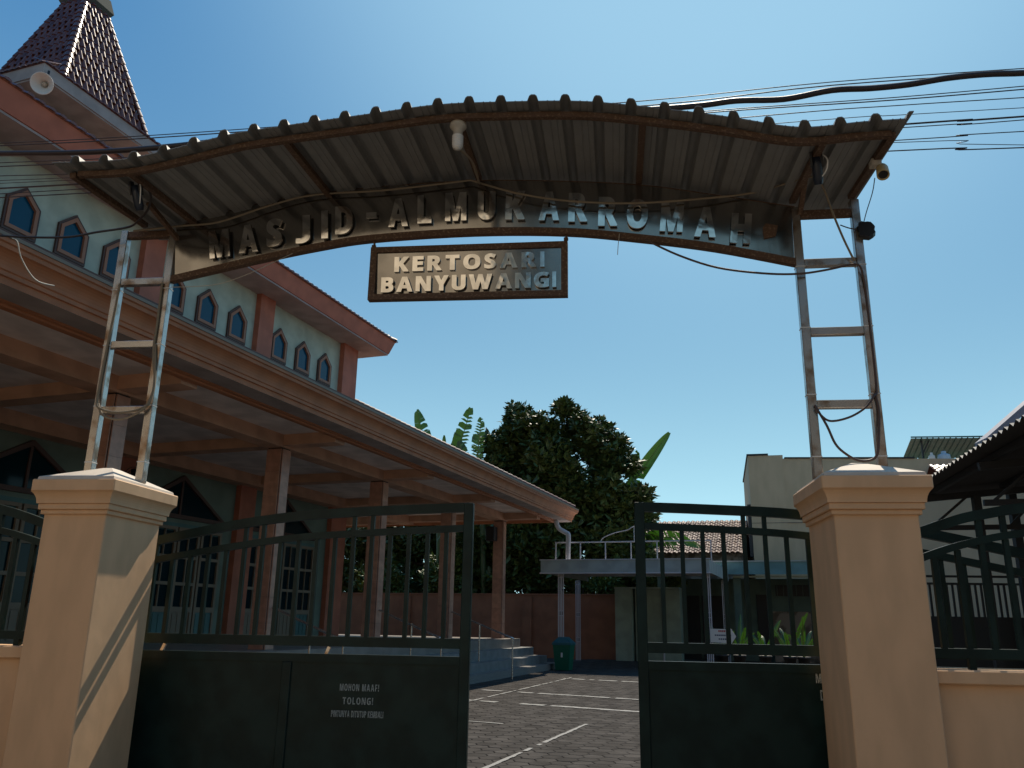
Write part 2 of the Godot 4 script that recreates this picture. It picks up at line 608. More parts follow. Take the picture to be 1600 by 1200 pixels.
func courtyard() -> void:
	frame(MY)
	var root := Node3D.new()
	root.name = "courtyard_paving"
	root.set_meta("kind", "structure")
	root.rotation.y = MY
	add_child(root)
	var s := 0.125
	var mesh := paver_mesh(s)
	var spots := []
	var u := 5.6
	var row := 0
	var eye := Vector2(0, 0)
	while u < 30.6:
		var w := -7.6 if u > 24.2 else -6.93
		while w < 7.5:
			var z := w * 0.2162 - u * 0.9764
			if z < -5.9:
				spots.append([w, u])
			w += s * 1.5
			if spots.size() and false: break
		u += s * sqrt(3.0)
		row += 1
	# true honeycomb: every second file stands half a stone further
	var list := []
	for p in spots:
		var k := int(round((p[0] + 20.0) / (s * 1.5)))
		list.append([p[0], p[1] + (s * sqrt(3.0) / 2.0 if k % 2 else 0.0), rng.randi() % 4, rng.randf_range(-0.0025, 0.0015), rng.randf_range(-0.006, 0.006)])
	list.sort_custom(func(a, b): return Vector2(a[0], a[1]).length_squared() < Vector2(b[0], b[1]).length_squared())
	var singles := 0
	var rest := {0: [], 1: [], 2: [], 3: []}
	for p in list:
		var pos := W(p[0], 0.15 + p[3], p[1])
		var x: float = (Basis(Vector3.UP, MY) * pos).x
		var z: float = -(Basis(Vector3.UP, MY) * pos).z
		var seen_here: bool = x / z > -0.18 and x / z < 0.05 and p[1] > 7.2
		var T := Transform3D(Basis.from_euler(V(p[4], 0, -p[4])), pos)
		if seen_here and singles < 300:
			singles += 1
			var o := put_mesh(mesh, "paver", MT["paver_%d" % p[2]], root)
			o.transform = T
		else:
			rest[p[2]].append(T)
	for k in 4:
		var mm := MultiMesh.new()
		mm.transform_format = MultiMesh.TRANSFORM_3D
		mm.mesh = mesh
		mm.instance_count = rest[k].size()
		for i in rest[k].size(): mm.set_instance_transform(i, rest[k][i])
		var mi := MultiMeshInstance3D.new()
		mi.name = "pavers"
		mi.multimesh = mm
		mi.material_override = MT["paver_%d" % k]
		stuff(mi)
		root.add_child(mi, true)
	# worn white prayer-row lines, each on its own run of stones
	var runs := [[W(-3.0, 0, 6.6), W(-2.98, 0, 11.75), 0.028], [W(-5.55, 0, 13.0), W(-5.61, 0, 20.3), 0.03], [W(-6.4, 0, 13.95), W(2.0, 0, 12.75), 0.085], [W(-6.3, 0, 15.92), W(2.0, 0, 14.66), 0.08],
		[W(-5.7, 0, 19.9), W(1.6, 0, 19.0), 0.1], [W(-5.3, 0, 11.2), W(-4.0, 0, 11.05), 0.03]]
	for r in runs:
		var st := sf()
		var a: Vector3 = r[0]
		var b: Vector3 = r[1]
		var n := int(a.distance_to(b) / 0.11)
		var side := (b - a).normalized().cross(Vector3.UP)
		for i in n:
			if rng.randf() < 0.2: continue
			var p := a.lerp(b, float(i) / n)
			var q := a.lerp(b, float(i + 1) / n)
			var h0: float = r[2] * rng.randf_range(0.6, 1.1)
			var h1: float = r[2] * rng.randf_range(0.6, 1.1)
			var y := V(0, 0.1555, 0)
			hexa(st, [p - side * h0 + y, q - side * h0 + y, q + side * h1 + y, p + side * h1 + y, p - side * h0 + y * 1.01, q - side * h0 + y * 1.01, q + side * h1 + y * 1.01, p + side * h1 + y * 1.01])
		put(st, "painted_line", MT.line_paint, root)

# ------------------------------------------------------------------ pillars, boundary walls, fences
func pillar(label: String, x0: float, x1: float) -> void:
	var zf := -4.8
	var zb := -5.43
	var t := thing("gate_pillar", label, "gate pillar", "tan gate pillars", V((x0 + x1) / 2, 0, (zf + zb) / 2))
	var st := sf()
	bevel(st, V(x0, 0, zb), V(x1, 2.12, zf), 0.006)
	put(st, "shaft", MT.tan, t)
	for m in [[0.016, 2.085, 2.113], [0.030, 2.113, 2.150]]:
		st = sf()
		bevel(st, V(x0 - m[0], m[1], zb - m[0]), V(x1 + m[0], m[2], zf + m[0]), 0.004)
		put(st, "moulding", MT.tan, t)
	# the cove under the slab
	st = sf()
	var pr := []
	for k in 7:
		var a := PI / 2 * k / 6.0
		pr.append(Vector2(0.038 + 0.030 * (1.0 - cos(a)), 2.150 + 0.072 * sin(a) * 0.55 + 0.072 * 0.45 * k / 6.0))
	for k in 6:
		frust(st, rect(x0 - pr[k].x, x1 + pr[k].x, zb - pr[k].x, zf + pr[k].x), pr[k].y, rect(x0 - pr[k + 1].x, x1 + pr[k + 1].x, zb - pr[k + 1].x, zf + pr[k + 1].x), pr[k + 1].y)
	put(st, "cove", MT.tan, t)
	st = sf()
	bevel(st, V(x0 - 0.068, 2.222, zb - 0.072), V(x1 + 0.072, 2.298, zf + 0.07), 0.006)
	put(st, "cap_slab", MT.tan, t)
	st = sf()
	frust(st, rect(x0 - 0.05, x1 + 0.05, zb - 0.05, zf + 0.05), 2.298, rect(x0 - 0.045, x1 + 0.045, zb - 0.045, zf + 0.045), 2.318)
	frust(st, rect(x0 - 0.045, x1 + 0.045, zb - 0.045, zf + 0.045), 2.318, rect((x0 + x1) / 2 - 0.03, (x0 + x1) / 2 + 0.03, (zf + zb) / 2 - 0.05, (zf + zb) / 2 + 0.05), 2.425)
	put(st, "cap_top", MT.tan_sunlit, t)

func fence_panel(label: String, x0: float, x1: float, top: Array, mid: Array) -> void:
	var z := -4.97
	var t := thing("boundary_fence", label, "fence", "curved fences on the boundary wall", V((x0 + x1) / 2, 1.29, z))
	var st := sf()
	var pts := []
	for p in finer(top): pts.append(V(p.x, p.y, z))
	strip(st, pts, 0.04, 0.055)
	put(st, "top_rail", MT.gate, t)
	st = sf()
	pts = []
	for p in finer(mid): pts.append(V(p.x, p.y, z))
	strip(st, pts, 0.04, 0.04)
	put(st, "middle_rail", MT.gate, t)
	st = sf()
	bar(st, V(x0, 1.355, z), V(x1, 1.355, z), 0.04, 0.05)
	put(st, "bottom_rail", MT.gate, t)
	var fm := finer(mid)
	var ft := finer(top)
	var x := x0 + 0.09
	var k := 0
	while x < x1:
		st = sf()
		bar(st, V(x, 1.38, z), V(x, at_curve(fm, x) - 0.02, z), 0.028, 0.028)
		put(st, "bar", MT.gate, t)
		if k % 6 == 2 or k % 6 == 3:
			st = sf()
			bar(st, V(x, at_curve(fm, x) + 0.02, z), V(x, at_curve(ft, x) - 0.027, z), 0.028, 0.028)
			put(st, "spacer", MT.gate, t)
		if k % 4 == 1:
			st = sf()
			bar(st, V(x, 1.27, z), V(x, 1.33, z), 0.035, 0.035)
			put(st, "foot", MT.gate, t)
		x += 0.131
		k += 1

func gate_walls() -> void:
	pillar("tan gate pillar left of the opening, with diagonal shadows on its side", -3.555, -3.137)
	frame(0.0)
	pillar("tan gate pillar right of the opening, its cap top bright in the sun", 1.220, 1.671)
	for w in [["low tan boundary wall left of the left gate pillar", -16.0, -3.556, 1.292], ["low tan boundary wall right of the right gate pillar, sunlit coping", 1.672, 10.0, 1.272]]:
		var t := thing("boundary_wall", w[0], "wall", "", V((w[1] + w[2]) / 2, 0, -4.98))
		var st := sf()
		box(st, V(w[1], 0, -5.1), V(w[2], w[3] - 0.07, -4.885))
		put(st, "wall", MT.tan, t)
		st = sf()
		bevel(st, V(w[1], w[3] - 0.07, -5.13), V(w[2], w[3], -4.85), 0.006)
		put(st, "coping", MT.tan, t)
	fence_panel("dark curved fence on the wall left of the left pillar", -7.6, -3.57, [Vector2(-7.6, 2.03), Vector2(-6.6, 2.2), Vector2(-5.6, 2.27), Vector2(-4.6, 2.24), Vector2(-3.99, 2.14), Vector2(-3.57, 2.015)],
		[Vector2(-7.6, 1.9), Vector2(-6.6, 2.06), Vector2(-5.6, 2.12), Vector2(-4.6, 2.09), Vector2(-3.96, 2.0), Vector2(-3.57, 1.895)])
	fence_panel("dark curved fence on the wall right of the right pillar", 1.69, 5.6, [Vector2(1.69, 1.995), Vector2(1.94, 2.08), Vector2(2.12, 2.117), Vector2(2.29, 2.143), Vector2(2.9, 2.2), Vector2(3.7, 2.22), Vector2(4.7, 2.16), Vector2(5.6, 1.98)],
		[Vector2(1.69, 1.855), Vector2(1.93, 1.935), Vector2(2.27, 2.004), Vector2(2.9, 2.06), Vector2(3.7, 2.08), Vector2(4.7, 2.02), Vector2(5.6, 1.85)])

# ------------------------------------------------------------------ the sliding gate
func leaf(label: String, x0: float, x1: float, top: Array, mid: Array, bars: Array, spacers: Array, stiles: Array) -> Node3D:
	var z := -5.6
	var t := thing("sliding_gate", label, "gate", "sliding gate leaves", V((x0 + x1) / 2, 0.13, z))
	var st := sf()
	var pts := []
	for p in finer(top): pts.append(V(p.x, p.y, z))
	strip(st, pts, 0.045, 0.062)
	put(st, "top_rail", MT.gate, t)
	st = sf()
	pts = []
	for p in finer(mid): pts.append(V(p.x, p.y, z))
	strip(st, pts, 0.04, 0.045)
	put(st, "middle_rail", MT.gate, t)
	st = sf()
	bar(st, V(x0, 1.335, z), V(x1, 1.335, z), 0.045, 0.064)
	put(st, "lower_rail", MT.gate, t)
	st = sf()
	bar(st, V(x0, 1.228, z), V(x1, 1.228, z), 0.045, 0.052)
	put(st, "panel_rail", MT.gate, t)
	st = sf()
	bar(st, V(x0, 0.2, z), V(x1, 0.2, z), 0.045, 0.06)
	put(st, "bottom_rail", MT.gate, t)
	var fm := finer(mid)
	var ft := finer(top)
	for x in stiles:
		st = sf()
		var hi := at_curve(ft, x) + 0.03 if (absf(x - x0) < 0.1 or absf(x - x1) < 0.1) else 1.2
		bevel(st, V(x - 0.033, 0.17, z - 0.026), V(x + 0.033, hi, z + 0.026), 0.004)
		put(st, "stile", MT.gate, t)
	for i in stiles.size() - 1:
		st = sf()
		box(st, V(stiles[i] + 0.03, 0.22, z - 0.008), V(stiles[i + 1] - 0.03, 1.21, z + 0.012))
		put(st, "sheet_panel", MT.gate, t)
	for x in bars:
		st = sf()
		bar(st, V(x, 1.36, z), V(x, at_curve(fm, x) - 0.02, z), 0.027, 0.027)
		put(st, "bar", MT.gate, t)
	for x in spacers:
		st = sf()
		bar(st, V(x, at_curve(fm, x) + 0.02, z), V(x, at_curve(ft, x) - 0.03, z), 0.027, 0.027)
		put(st, "spacer", MT.gate, t)
	st = sf()
	for x in [x0 + 0.4, x1 - 0.4]: lathe(st, [Vector2(0.0, -0.02), Vector2(0.05, -0.02), Vector2(0.05, 0.02), Vector2(0.0, 0.02)], V(x, 0.185, z), Vector3.BACK, 14)
	put(st, "wheel", MT.shed_steel, t)
	return t

func gate_leaves() -> void:
	var bars := []
	for k in 18: bars.append(-1.139 - 0.1307 * k)
	var g := leaf("left sliding gate leaf with white lettering asking to close the door", -3.62, -0.955,
		[Vector2(-3.62, 1.90), Vector2(-3.197, 2.003), Vector2(-2.448, 2.142), Vector2(-1.775, 2.2), Vector2(-0.985, 2.231)],
		[Vector2(-3.62, 1.77), Vector2(-3.179, 1.87), Vector2(-2.316, 2.008), Vector2(-1.718, 2.054), Vector2(-1.0, 2.09)],
		bars, [-1.662, -1.793, -2.447, -2.577, -3.23], [-3.587, -2.19, -0.988])
	words("MOHON MAAF!", -1.815, -1.55, 1.048, -5.586, 0.043, 0.003, MT.stencil, g, 0.3)
	words("TOLONG!", -1.79, -1.585, 0.965, -5.586, 0.043, 0.003, MT.stencil, g, 0.3)
	words("PINTUNYA DITUTUP KEMBALI", -1.862, -1.512, 0.885, -5.586, 0.04, 0.003, MT.stencil, g, 0.2)
	var st := sf()
	for k in [-3.1, -1.93]:
		bar(st, V(k, 1.252, -5.6), V(k + 0.02, 1.3, -5.6), 0.02, 0.02)
	put(st, "catch", MT.steel_post, g)
	bars = []
	for k in 19: bars.append(0.309 + 0.1335 * k)
	g = leaf("right sliding gate leaf, almost black, half behind the right pillar", 0.135, 2.80,
		[Vector2(0.165, 2.234), Vector2(0.6, 2.218), Vector2(1.211, 2.182), Vector2(1.9, 2.08), Vector2(2.8, 1.88)],
		[Vector2(0.18, 2.106), Vector2(0.7, 2.085), Vector2(1.26, 2.044), Vector2(1.9, 1.95), Vector2(2.8, 1.76)],
		bars, [0.843, 0.977, 1.64, 1.78], [0.168, 1.78, 2.767])
	words("MOHON", 1.222, 1.40, 1.175, -5.586, 0.06, 0.003, MT.stencil, g, 0.3)
	words("DITUTUP", 1.242, 1.46, 1.075, -5.586, 0.06, 0.003, MT.stencil, g, 0.3)
	frame(0.0)
	st = sf()
	box(st, V(-3.6, 0.13, -5.615), V(5.0, 0.15, -5.585))
	var o := put(st, "gate_track", MT.shed_steel, self)
	tag(o, "thin steel rail that the gate leaves roll on", "gate rail")

# ------------------------------------------------------------------ the archway over the gate
const RIM := [Vector2(-3.46, 4.19), Vector2(-3.07, 4.18), Vector2(-2.82, 4.205), Vector2(-2.39, 4.295), Vector2(-2.15, 4.335), Vector2(-1.44, 4.40), Vector2(-1.0, 4.438), Vector2(-0.6, 4.43), Vector2(-0.2, 4.408), Vector2(0.07, 4.37), Vector2(0.445, 4.297), Vector2(0.72, 4.235), Vector2(0.99, 4.165), Vector2(1.16, 4.15), Vector2(1.39, 4.165), Vector2(1.68, 4.17)]
const TOPS := [Vector2(-3.12, 4.18), Vector2(-2.77, 4.28), Vector2(-2.44, 4.35), Vector2(-2.1, 4.395), Vector2(-1.59, 4.43), Vector2(-0.94, 4.44), Vector2(-0.35, 4.405), Vector2(0.22, 4.345), Vector2(0.73, 4.24), Vector2(1.22, 4.13)]
const LOWS := [Vector2(-3.12, 3.795), Vector2(-2.48, 3.927), Vector2(-2.05, 4.005), Vector2(-1.65, 4.054), Vector2(-0.93, 4.073), Vector2(-0.29, 4.045), Vector2(0.207, 3.976), Vector2(0.706, 3.885), Vector2(1.22, 3.755)]

func archway() -> void:
	var t := thing("gate_archway", "steel archway sign over the gate with a corrugated canopy", "archway", "", V(-0.95, 2.3, -5.12))
	var z := -5.125
	for x in [-3.517, -3.138, 1.229, 1.608]:
		var st := sf()
		var low := 2.33 if x < 0 else 2.31
		bevel(st, V(x - 0.0275, low, z - 0.0275), V(x + 0.0275, 4.19 if absf(x + 0.95) > 2.3 else 4.15, z + 0.0275), 0.004)
		put(st, "post", MT.steel_post, t)
		st = sf()
		for y in [2.47, 2.86, 3.3, 3.72]:
			box(st, V(x - 0.0295, y, z - 0.0295), V(x + 0.0295, y + 0.006, z + 0.0295))
		put(st, "wire_tie", MT.white, t)
	for r in [[-3.49, -3.165, [2.835, 3.31, 3.785, 4.157]], [1.257, 1.581, [2.802, 3.278, 3.75, 4.1]]]:
		for y in r[2]:
			var st := sf()
			bevel(st, V(r[0], y - 0.026, z - 0.024), V(r[1], y + 0.026, z + 0.024), 0.004)
			put(st, "rung", MT.rusty if y > 4.0 else MT.steel_post, t)
	# the sign: a sheet of steel between two bent tubes
	var tops := finer(TOPS)
	var lows := finer(LOWS)
	var st := sf()
	var n := 60
	for i in n:
		var xa := lerpf(-3.11, 1.2, float(i) / n)
		var xb := lerpf(-3.11, 1.2, float(i + 1) / n)
		hexa(st, [V(xa, at_curve(lows, xa) - 0.01, z - 0.016), V(xb, at_curve(lows, xb) - 0.01, z - 0.016), V(xb, at_curve(lows, xb) - 0.01, z - 0.006), V(xa, at_curve(lows, xa) - 0.01, z - 0.006),
			V(xa, at_curve(tops, xa) + 0.01, z + 0.028), V(xb, at_curve(tops, xb) + 0.01, z + 0.028), V(xb, at_curve(tops, xb) + 0.01, z + 0.038), V(xa, at_curve(tops, xa) + 0.01, z + 0.038)])
	put(st, "sign_sheet", MT.steel, t)
	for c in [[lows, "lower_tube", 0.044], [tops, "upper_tube", 0.05]]:
		st = sf()
		var pts := []
		for p in c[0]: pts.append(V(p.x, p.y, z))
		strip(st, pts, 0.05, c[2])
		put(st, c[1], MT.rusty, t)
	var text := "MASJID-ALMUKARROMAH"
	var spots := [-2.762, 4.043, -2.55, 4.074, -2.359, 4.113, -2.148, 4.128, -1.991, 4.158, -1.853, 4.187, -1.655, 4.215, -1.462, 4.226, -1.275, 4.243, -1.053, 4.252, -0.837, 4.251, -0.636, 4.242, -0.402, 4.225, -0.205, 4.206, -0.002, 4.165, 0.194, 4.138, 0.422, 4.104, 0.642, 4.055, 0.867, 4.0]
	var widths := {"M": 0.150, "A": 0.140, "S": 0.115, "J": 0.105, "I": 0.048, "D": 0.125, "-": 0.075, "L": 0.10, "U": 0.125, "K": 0.135, "R": 0.13, "O": 0.14, "H": 0.13}
	for i in text.length():
		var ch := text[i]
		var x: float = spots[i * 2]
		var slope := (at_curve(tops, x + 0.1) - at_curve(tops, x - 0.1)) / 0.2
		letter(ch, V(x, spots[i * 2 + 1], z + 0.042), 0.04 if ch == "-" else 0.205, widths[ch], 0.02, MT.steel_letter, t, "letter", atan(slope) * 0.45, 0.12)
	# a leaf-shaped steel badge at the right end of the sign
	st = sf()
	prism(st, Transform3D(Basis.IDENTITY, V(1.06, 3.99, z + 0.01)), pv([-0.045, -0.06, 0.03, -0.045, 0.05, 0.04, -0.01, 0.075, -0.05, 0.02]), 0.0, 0.012)
	put(st, "badge", MT.rusty, t)
	# canopy: ribbed sheets on a frame of tubes, a little higher at the back
	var rim := finer(RIM)
	var zf := -4.17
	var zb := -5.42
	var prof := []
	var x := -3.44
	while x < 1.66:
		for q in [[0.0, 0.0], [0.045, 0.0], [0.05, 0.004], [0.055, 0.0], [0.085, 0.0], [0.09, 0.004], [0.095, 0.0], [0.120, 0.0], [0.131, 0.034], [0.142, 0.044], [0.165, 0.044], [0.176, 0.034], [0.187, 0.0]]:
			if x + q[0] < 1.685: prof.append(V(x + q[0], at_curve(rim, x + q[0]) + q[1], 0))
		x += 0.1905
	var lift := V(0, 0.075, 0)
	var sheets := 4
	for sidx in sheets:
		st = sf()
		var i0 := prof.size() * sidx / sheets
		var i1 := mini(prof.size() * (sidx + 1) / sheets, prof.size() - 1)
		for i in range(i0, i1):
			var a: Vector3 = prof[i]
			var b: Vector3 = prof[i + 1]
			var e := V(0, 0.006, 0)
			hexa(st, [a + V(0, 0, zf), b + V(0, 0, zf), b + lift + V(0, 0, zb), a + lift + V(0, 0, zb), a + e + V(0, 0, zf), b + e + V(0, 0, zf), b + e + lift + V(0, 0, zb), a + e + lift + V(0, 0, zb)])
		put(st, "canopy_sheet", MT.sheet, t)
	st = sf()
	var pts := []
	for p in rim: if p.x > -3.36 and p.x < 1.6: pts.append(V(p.x, p.y - 0.022, -4.28))
	strip(st, pts, 0.035, 0.035)
	put(st, "front_tube", MT.rusty, t)
	for xr in [-3.37, -2.98, -1.98, -0.9, 0.21, 1.215, 1.59]:
		st = sf()
		var y := at_curve(rim, xr) - 0.024
		bar(st, V(xr, y, -4.28), V(xr, y + 0.068, -5.11), 0.04, 0.035)
		put(st, "rafter", MT.rusty, t)
	for xr in [-3.138, 1.229]:   # short struts up from the posts
		st = sf()
		bar(st, V(xr + (0.03 if xr > 0 else 0.04), 4.1, z), V(xr, 4.21, -4.75), 0.03, 0.03)
		put(st, "strut", MT.rusty, t)

	# the small sign below
	var s := thing("hanging_sign", "small framed steel sign with two lines of raised letters, hanging under the arch", "sign", "", V(-0.965, 3.97, z))
	st = sf()
	ringp(st, face_z(z), pv([-1.65, 3.585, -0.278, 3.572, -0.278, 3.968, -1.65, 3.978]), pv([-1.605, 3.625, -0.322, 3.612, -0.322, 3.926, -1.605, 3.936]), -0.025, 0.028)
	put(st, "frame", MT.rusty, s)
	st = sf()
	hexa(st, [V(-1.61, 3.61, z - 0.018), V(-0.317, 3.60, z - 0.018), V(-0.317, 3.60, z - 0.010), V(-1.61, 3.61, z - 0.010), V(-1.61, 3.94, z + 0.006), V(-0.317, 3.93, z + 0.006), V(-0.317, 3.93, z + 0.014), V(-1.61, 3.94, z + 0.014)])
	put(st, "plate", MT.steel, s)
	words("KERTOSARI", -1.475, -0.435, 3.842, z + 0.018, 0.108, 0.018, MT.steel_letter, s, 0.2, "letter", 0.07)
	words("BANYUWANGI", -1.56, -0.355, 3.692, z + 0.018, 0.108, 0.018, MT.steel_letter, s, 0.17, "letter", 0.07)
	for x2 in [-1.637, -0.29]:
		st = sf(true)
		cable(st, [V(x2, 3.96, z), V(x2 + 0.004, 3.995, z), V(x2, 4.06, z)], 0.008)
		lathe(st, [Vector2(0.0, -0.015), Vector2(0.016, -0.01), Vector2(0.016, 0.008), Vector2(0.0, 0.014)], V(x2, 3.995, z), Vector3.UP, 10)
		put(st, "hook", MT.rusty, s)

# ------------------------------------------------------------------ the mosque
const WH := -11.6          # its wall
const UE := 19.1           # the end of its hall
const CW := -6.5           # edge of the porch roof
const CU := 24.45
const COLS := [4.27, 7.89, 11.53, 15.1, 18.72, 22.4]

func cornice(st: SurfaceTool, prof: Array, u0: float, w0: float) -> void:   # prof of Vector2(out, y), swept along both open sides of the porch
	for i in prof.size() - 1:
		var a: Vector2 = prof[i]
		var b: Vector2 = prof[i + 1]
		quad(st, W(CW + a.x, a.y, u0), W(CW + a.x, a.y, CU + a.x), W(CW + b.x, b.y, CU + b.x), W(CW + b.x, b.y, u0))
		quad(st, W(CW + a.x, a.y, CU + a.x), W(w0, a.y, CU + a.x), W(w0, b.y, CU + b.x), W(CW + b.x, b.y, CU + b.x))

func wu(w0: float, w1: float, u0: float, u1: float) -> Rect2: return rect(w0, w1, -u1, -u0)

func arch_pts(uc: float, half: float, y0: float, ys: float, ya: float) -> PackedVector2Array:
	return pv([uc - half, y0, uc + half, y0, uc + half, ys, uc, ya, uc - half, ys])

func mosque() -> void:
	var t := thing("mosque", "mosque with salmon tiled porch and pale green upper wall", "mosque", "", W(-11.0, 0, 13.0), MY)
	var st := sf()
	wbox(st, -24.0, WH, 0.9, 8.655, -2.0, UE)
	put(st, "hall_wall", MT.mint, t)
	st = sf()
	wbox(st, -26.0, -7.85, 0.0, 0.965, -4.0, 23.0)
	put(st, "porch_floor", MT.porch_tile, t)
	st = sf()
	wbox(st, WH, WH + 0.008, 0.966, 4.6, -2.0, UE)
	put(st, "lower_wall_shade", MT.lower_wall_shade, t)  # facing sheet added to darken the wall under the porch
	for s in [[-7.55, 0.735, 23.3], [-7.25, 0.51, 23.6], [-6.95, 0.31, 23.9]]:
		st = sf()
		wbox(st, -26.0, s[0], 0.0, s[1], -4.0, s[2])
		put(st, "step", MT.step_rough if s[1] < 0.4 else MT.step, t)
	# upper windows in threes, pilasters between
	var F := face_w(WH)
	for uc in [7.69 - 0.0, 8.69, 9.69, 10.67, 12.18, 13.18, 14.18, 15.75, 16.76, 17.77]:
		st = sf()
		ringp(st, F, arch_pts(uc, 0.315, 7.30, 7.87, 8.15), arch_pts(uc, 0.275, 7.345, 7.85, 8.095), -0.02, 0.045)
		var fr := put(st, "window", MT.brown_dark, t)
		st = sf()
		ringp(st, F, arch_pts(uc, 0.275, 7.345, 7.85, 8.095), arch_pts(uc, 0.215, 7.41, 7.82, 8.01), -0.02, 0.06)
		put(st, "frame", MT.brown, fr)
		st = sf()
		prism(st, F, arch_pts(uc, 0.218, 7.405, 7.822, 8.014), 0.004, 0.012)
		put(st, "pane", MT.glass_window, fr)
	for p in [[3.8, 4.35], [7.1, 7.5], [11.2, 11.72], [14.78, 15.32], [18.5, 19.22]]:
		st = sf()
		wbox(st, WH - 0.2, WH + 0.14, 0.965, 8.655, p[0], p[1])
		put(st, "pilaster", MT.salmon, t)
	# upper eaves and roof
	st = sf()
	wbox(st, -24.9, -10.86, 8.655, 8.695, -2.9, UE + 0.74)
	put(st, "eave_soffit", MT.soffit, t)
	st = sf()
	frust(st, wu(-25.0, -10.84, -3.0, UE + 0.76), 8.70, wu(-25.0, -10.72, -3.0, UE + 0.88), 9.07)
	put(st, "eave_fascia", MT.salmon, t)
	st = sf()
	frust(st, wu(-25.0, -10.68, -3.0, UE + 0.92), 9.075, wu(-18.0, -17.4, 4.0, 12.2), 12.5)
	put(st, "hall_roof", MT.tile_old, t)
	# rows of tile ends along the eave
	st = sf()
	var u := -1.0
	while u < UE + 0.9:
		var o := W(-10.68, 9.09, u)
		for k in 4:
			var a := PI * k / 4.0
			var b := PI * (k + 1) / 4.0
			var p := V(0, sin(a) * 0.05, cos(a) * 0.075)
			var q := V(0, sin(b) * 0.05, cos(b) * 0.075)
			quad(st, o + p, o + q, o + q + V(-0.5, 0.25, 0), o + p + V(-0.5, 0.25, 0))
			tri(st, o, o + p, o + q)
		u += 0.2
	stuff(put(st, "eave_tiles", MT.tile_b, t))
	ridge(t, "ridge_tile", W(-10.72, 9.1, UE + 0.9), W(-14.0, 10.75, UE - 2.4), 20, 0.085)
	# the porch roof
	st = sf()
	var y0 := 4.70
	var y1 := 7.12
	quad(st, W(CW - 0.02, y0, -4), W(CW - 0.02, y0, CU - 0.02), W(WH, y1, UE + 0.1), W(WH, y1, -4))
	quad(st, W(CW - 0.02, y0, CU - 0.02), W(-30, y0, CU - 0.02), W(-24, y1, UE + 0.1), W(WH, y1, UE + 0.1))
	quad(st, W(CW - 0.02, y0 - 0.05, -4), W(CW - 0.02, y0 - 0.05, CU - 0.02), W(WH, y1 - 0.05, UE + 0.1), W(WH, y1 - 0.05, -4))
	put(st, "porch_roof", MT.tile_old, t)
	ridge(t, "hip_tile", W(CW - 0.12, 4.78, CU - 0.12), W(WH + 0.05, 7.24, UE + 0.15), 46, 0.075)
	st = sf()
	u = 2.0
	while u < CU - 0.4:
		var o := W(CW - 0.1, 4.745, u)
		for k in 3:
			var a := PI * k / 3.0
			var b := PI * (k + 1) / 3.0
			var p := V(0, sin(a) * 0.045, cos(a) * 0.075)
			var q := V(0, sin(b) * 0.045, cos(b) * 0.075)
			quad(st, o + p, o + q, o + q + V(-0.4, 0.19, 0), o + p + V(-0.4, 0.19, 0))
			tri(st, o, o + p, o + q)
		u += 0.2
	stuff(put(st, "porch_tiles", MT.tile_b, t))
	st = sf()
	wbox(st, CW - 0.13, CW - 0.09, 4.736, 4.80, -4.0, CU - 0.15)
	put(st, "eave_board", MT.brown_dark, t)
	# cornice, its soffit and mouldings
	st = sf()
	cornice(st, [Vector2(-0.12, 4.735), Vector2(0.0, 4.735), Vector2(0.0, 4.70)], -4, -30)
	put(st, "gutter_lip", MT.cream, t)
	st = sf()
	var pr := [Vector2(-0.008, 4.70), Vector2(-0.008, 4.66), Vector2(-0.025, 4.65), Vector2(-0.03, 4.615)]
	for k in 7:
		var a := PI / 2 * k / 6.0
		pr.append(Vector2(-0.03 - 0.10 * sin(a), 4.61 - 0.10 * (1 - cos(a)) - 0.05 * k / 6.0))
	pr.append_array([Vector2(-0.145, 4.45), Vector2(-0.145, 4.41), Vector2(-0.17, 4.405), Vector2(-0.175, 4.34)])
	cornice(st, pr, -4, -30)
	put(st, "cornice", MT.salmon_pale, t)
	st = sf()
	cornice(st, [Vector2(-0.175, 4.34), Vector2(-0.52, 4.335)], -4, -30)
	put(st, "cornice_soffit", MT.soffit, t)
	st = sf()
	cornice(st, [Vector2(-0.50, 4.36), Vector2(-0.50, 4.315), Vector2(-0.555, 4.31), Vector2(-0.56, 4.29), Vector2(-0.64, 4.285), Vector2(-0.65, 4.35), Vector2(-0.70, 4.36), Vector2(-0.70, 4.44)], -4, -30)
	put(st, "inner_moulding", MT.salmon_pale, t)
	st = sf()
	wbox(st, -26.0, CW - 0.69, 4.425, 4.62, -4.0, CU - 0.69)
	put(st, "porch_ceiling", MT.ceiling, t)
	# beams
	for b in [[-8.52, -8.18, 4.215], [WH, -11.2, 4.19]]:
		st = sf()
		wbox(st, b[0], b[1], b[2], 4.43, -4.0, 22.69)
		put(st, "long_beam", MT.beam, t)
	for uc in COLS:
		st = sf()
		wbox(st, -8.181, CW - 0.68, 4.245, 4.43, uc - 0.02, uc + 0.28)
		wbox(st, WH, -8.519, 4.245, 4.43, uc - 0.02, uc + 0.28)
		put(st, "cross_beam", MT.beam, t)
	st = sf()
	wbox(st, -24.0, WH, 4.2, 4.43, 22.39, 22.69)
	put(st, "long_beam", MT.beam, t)
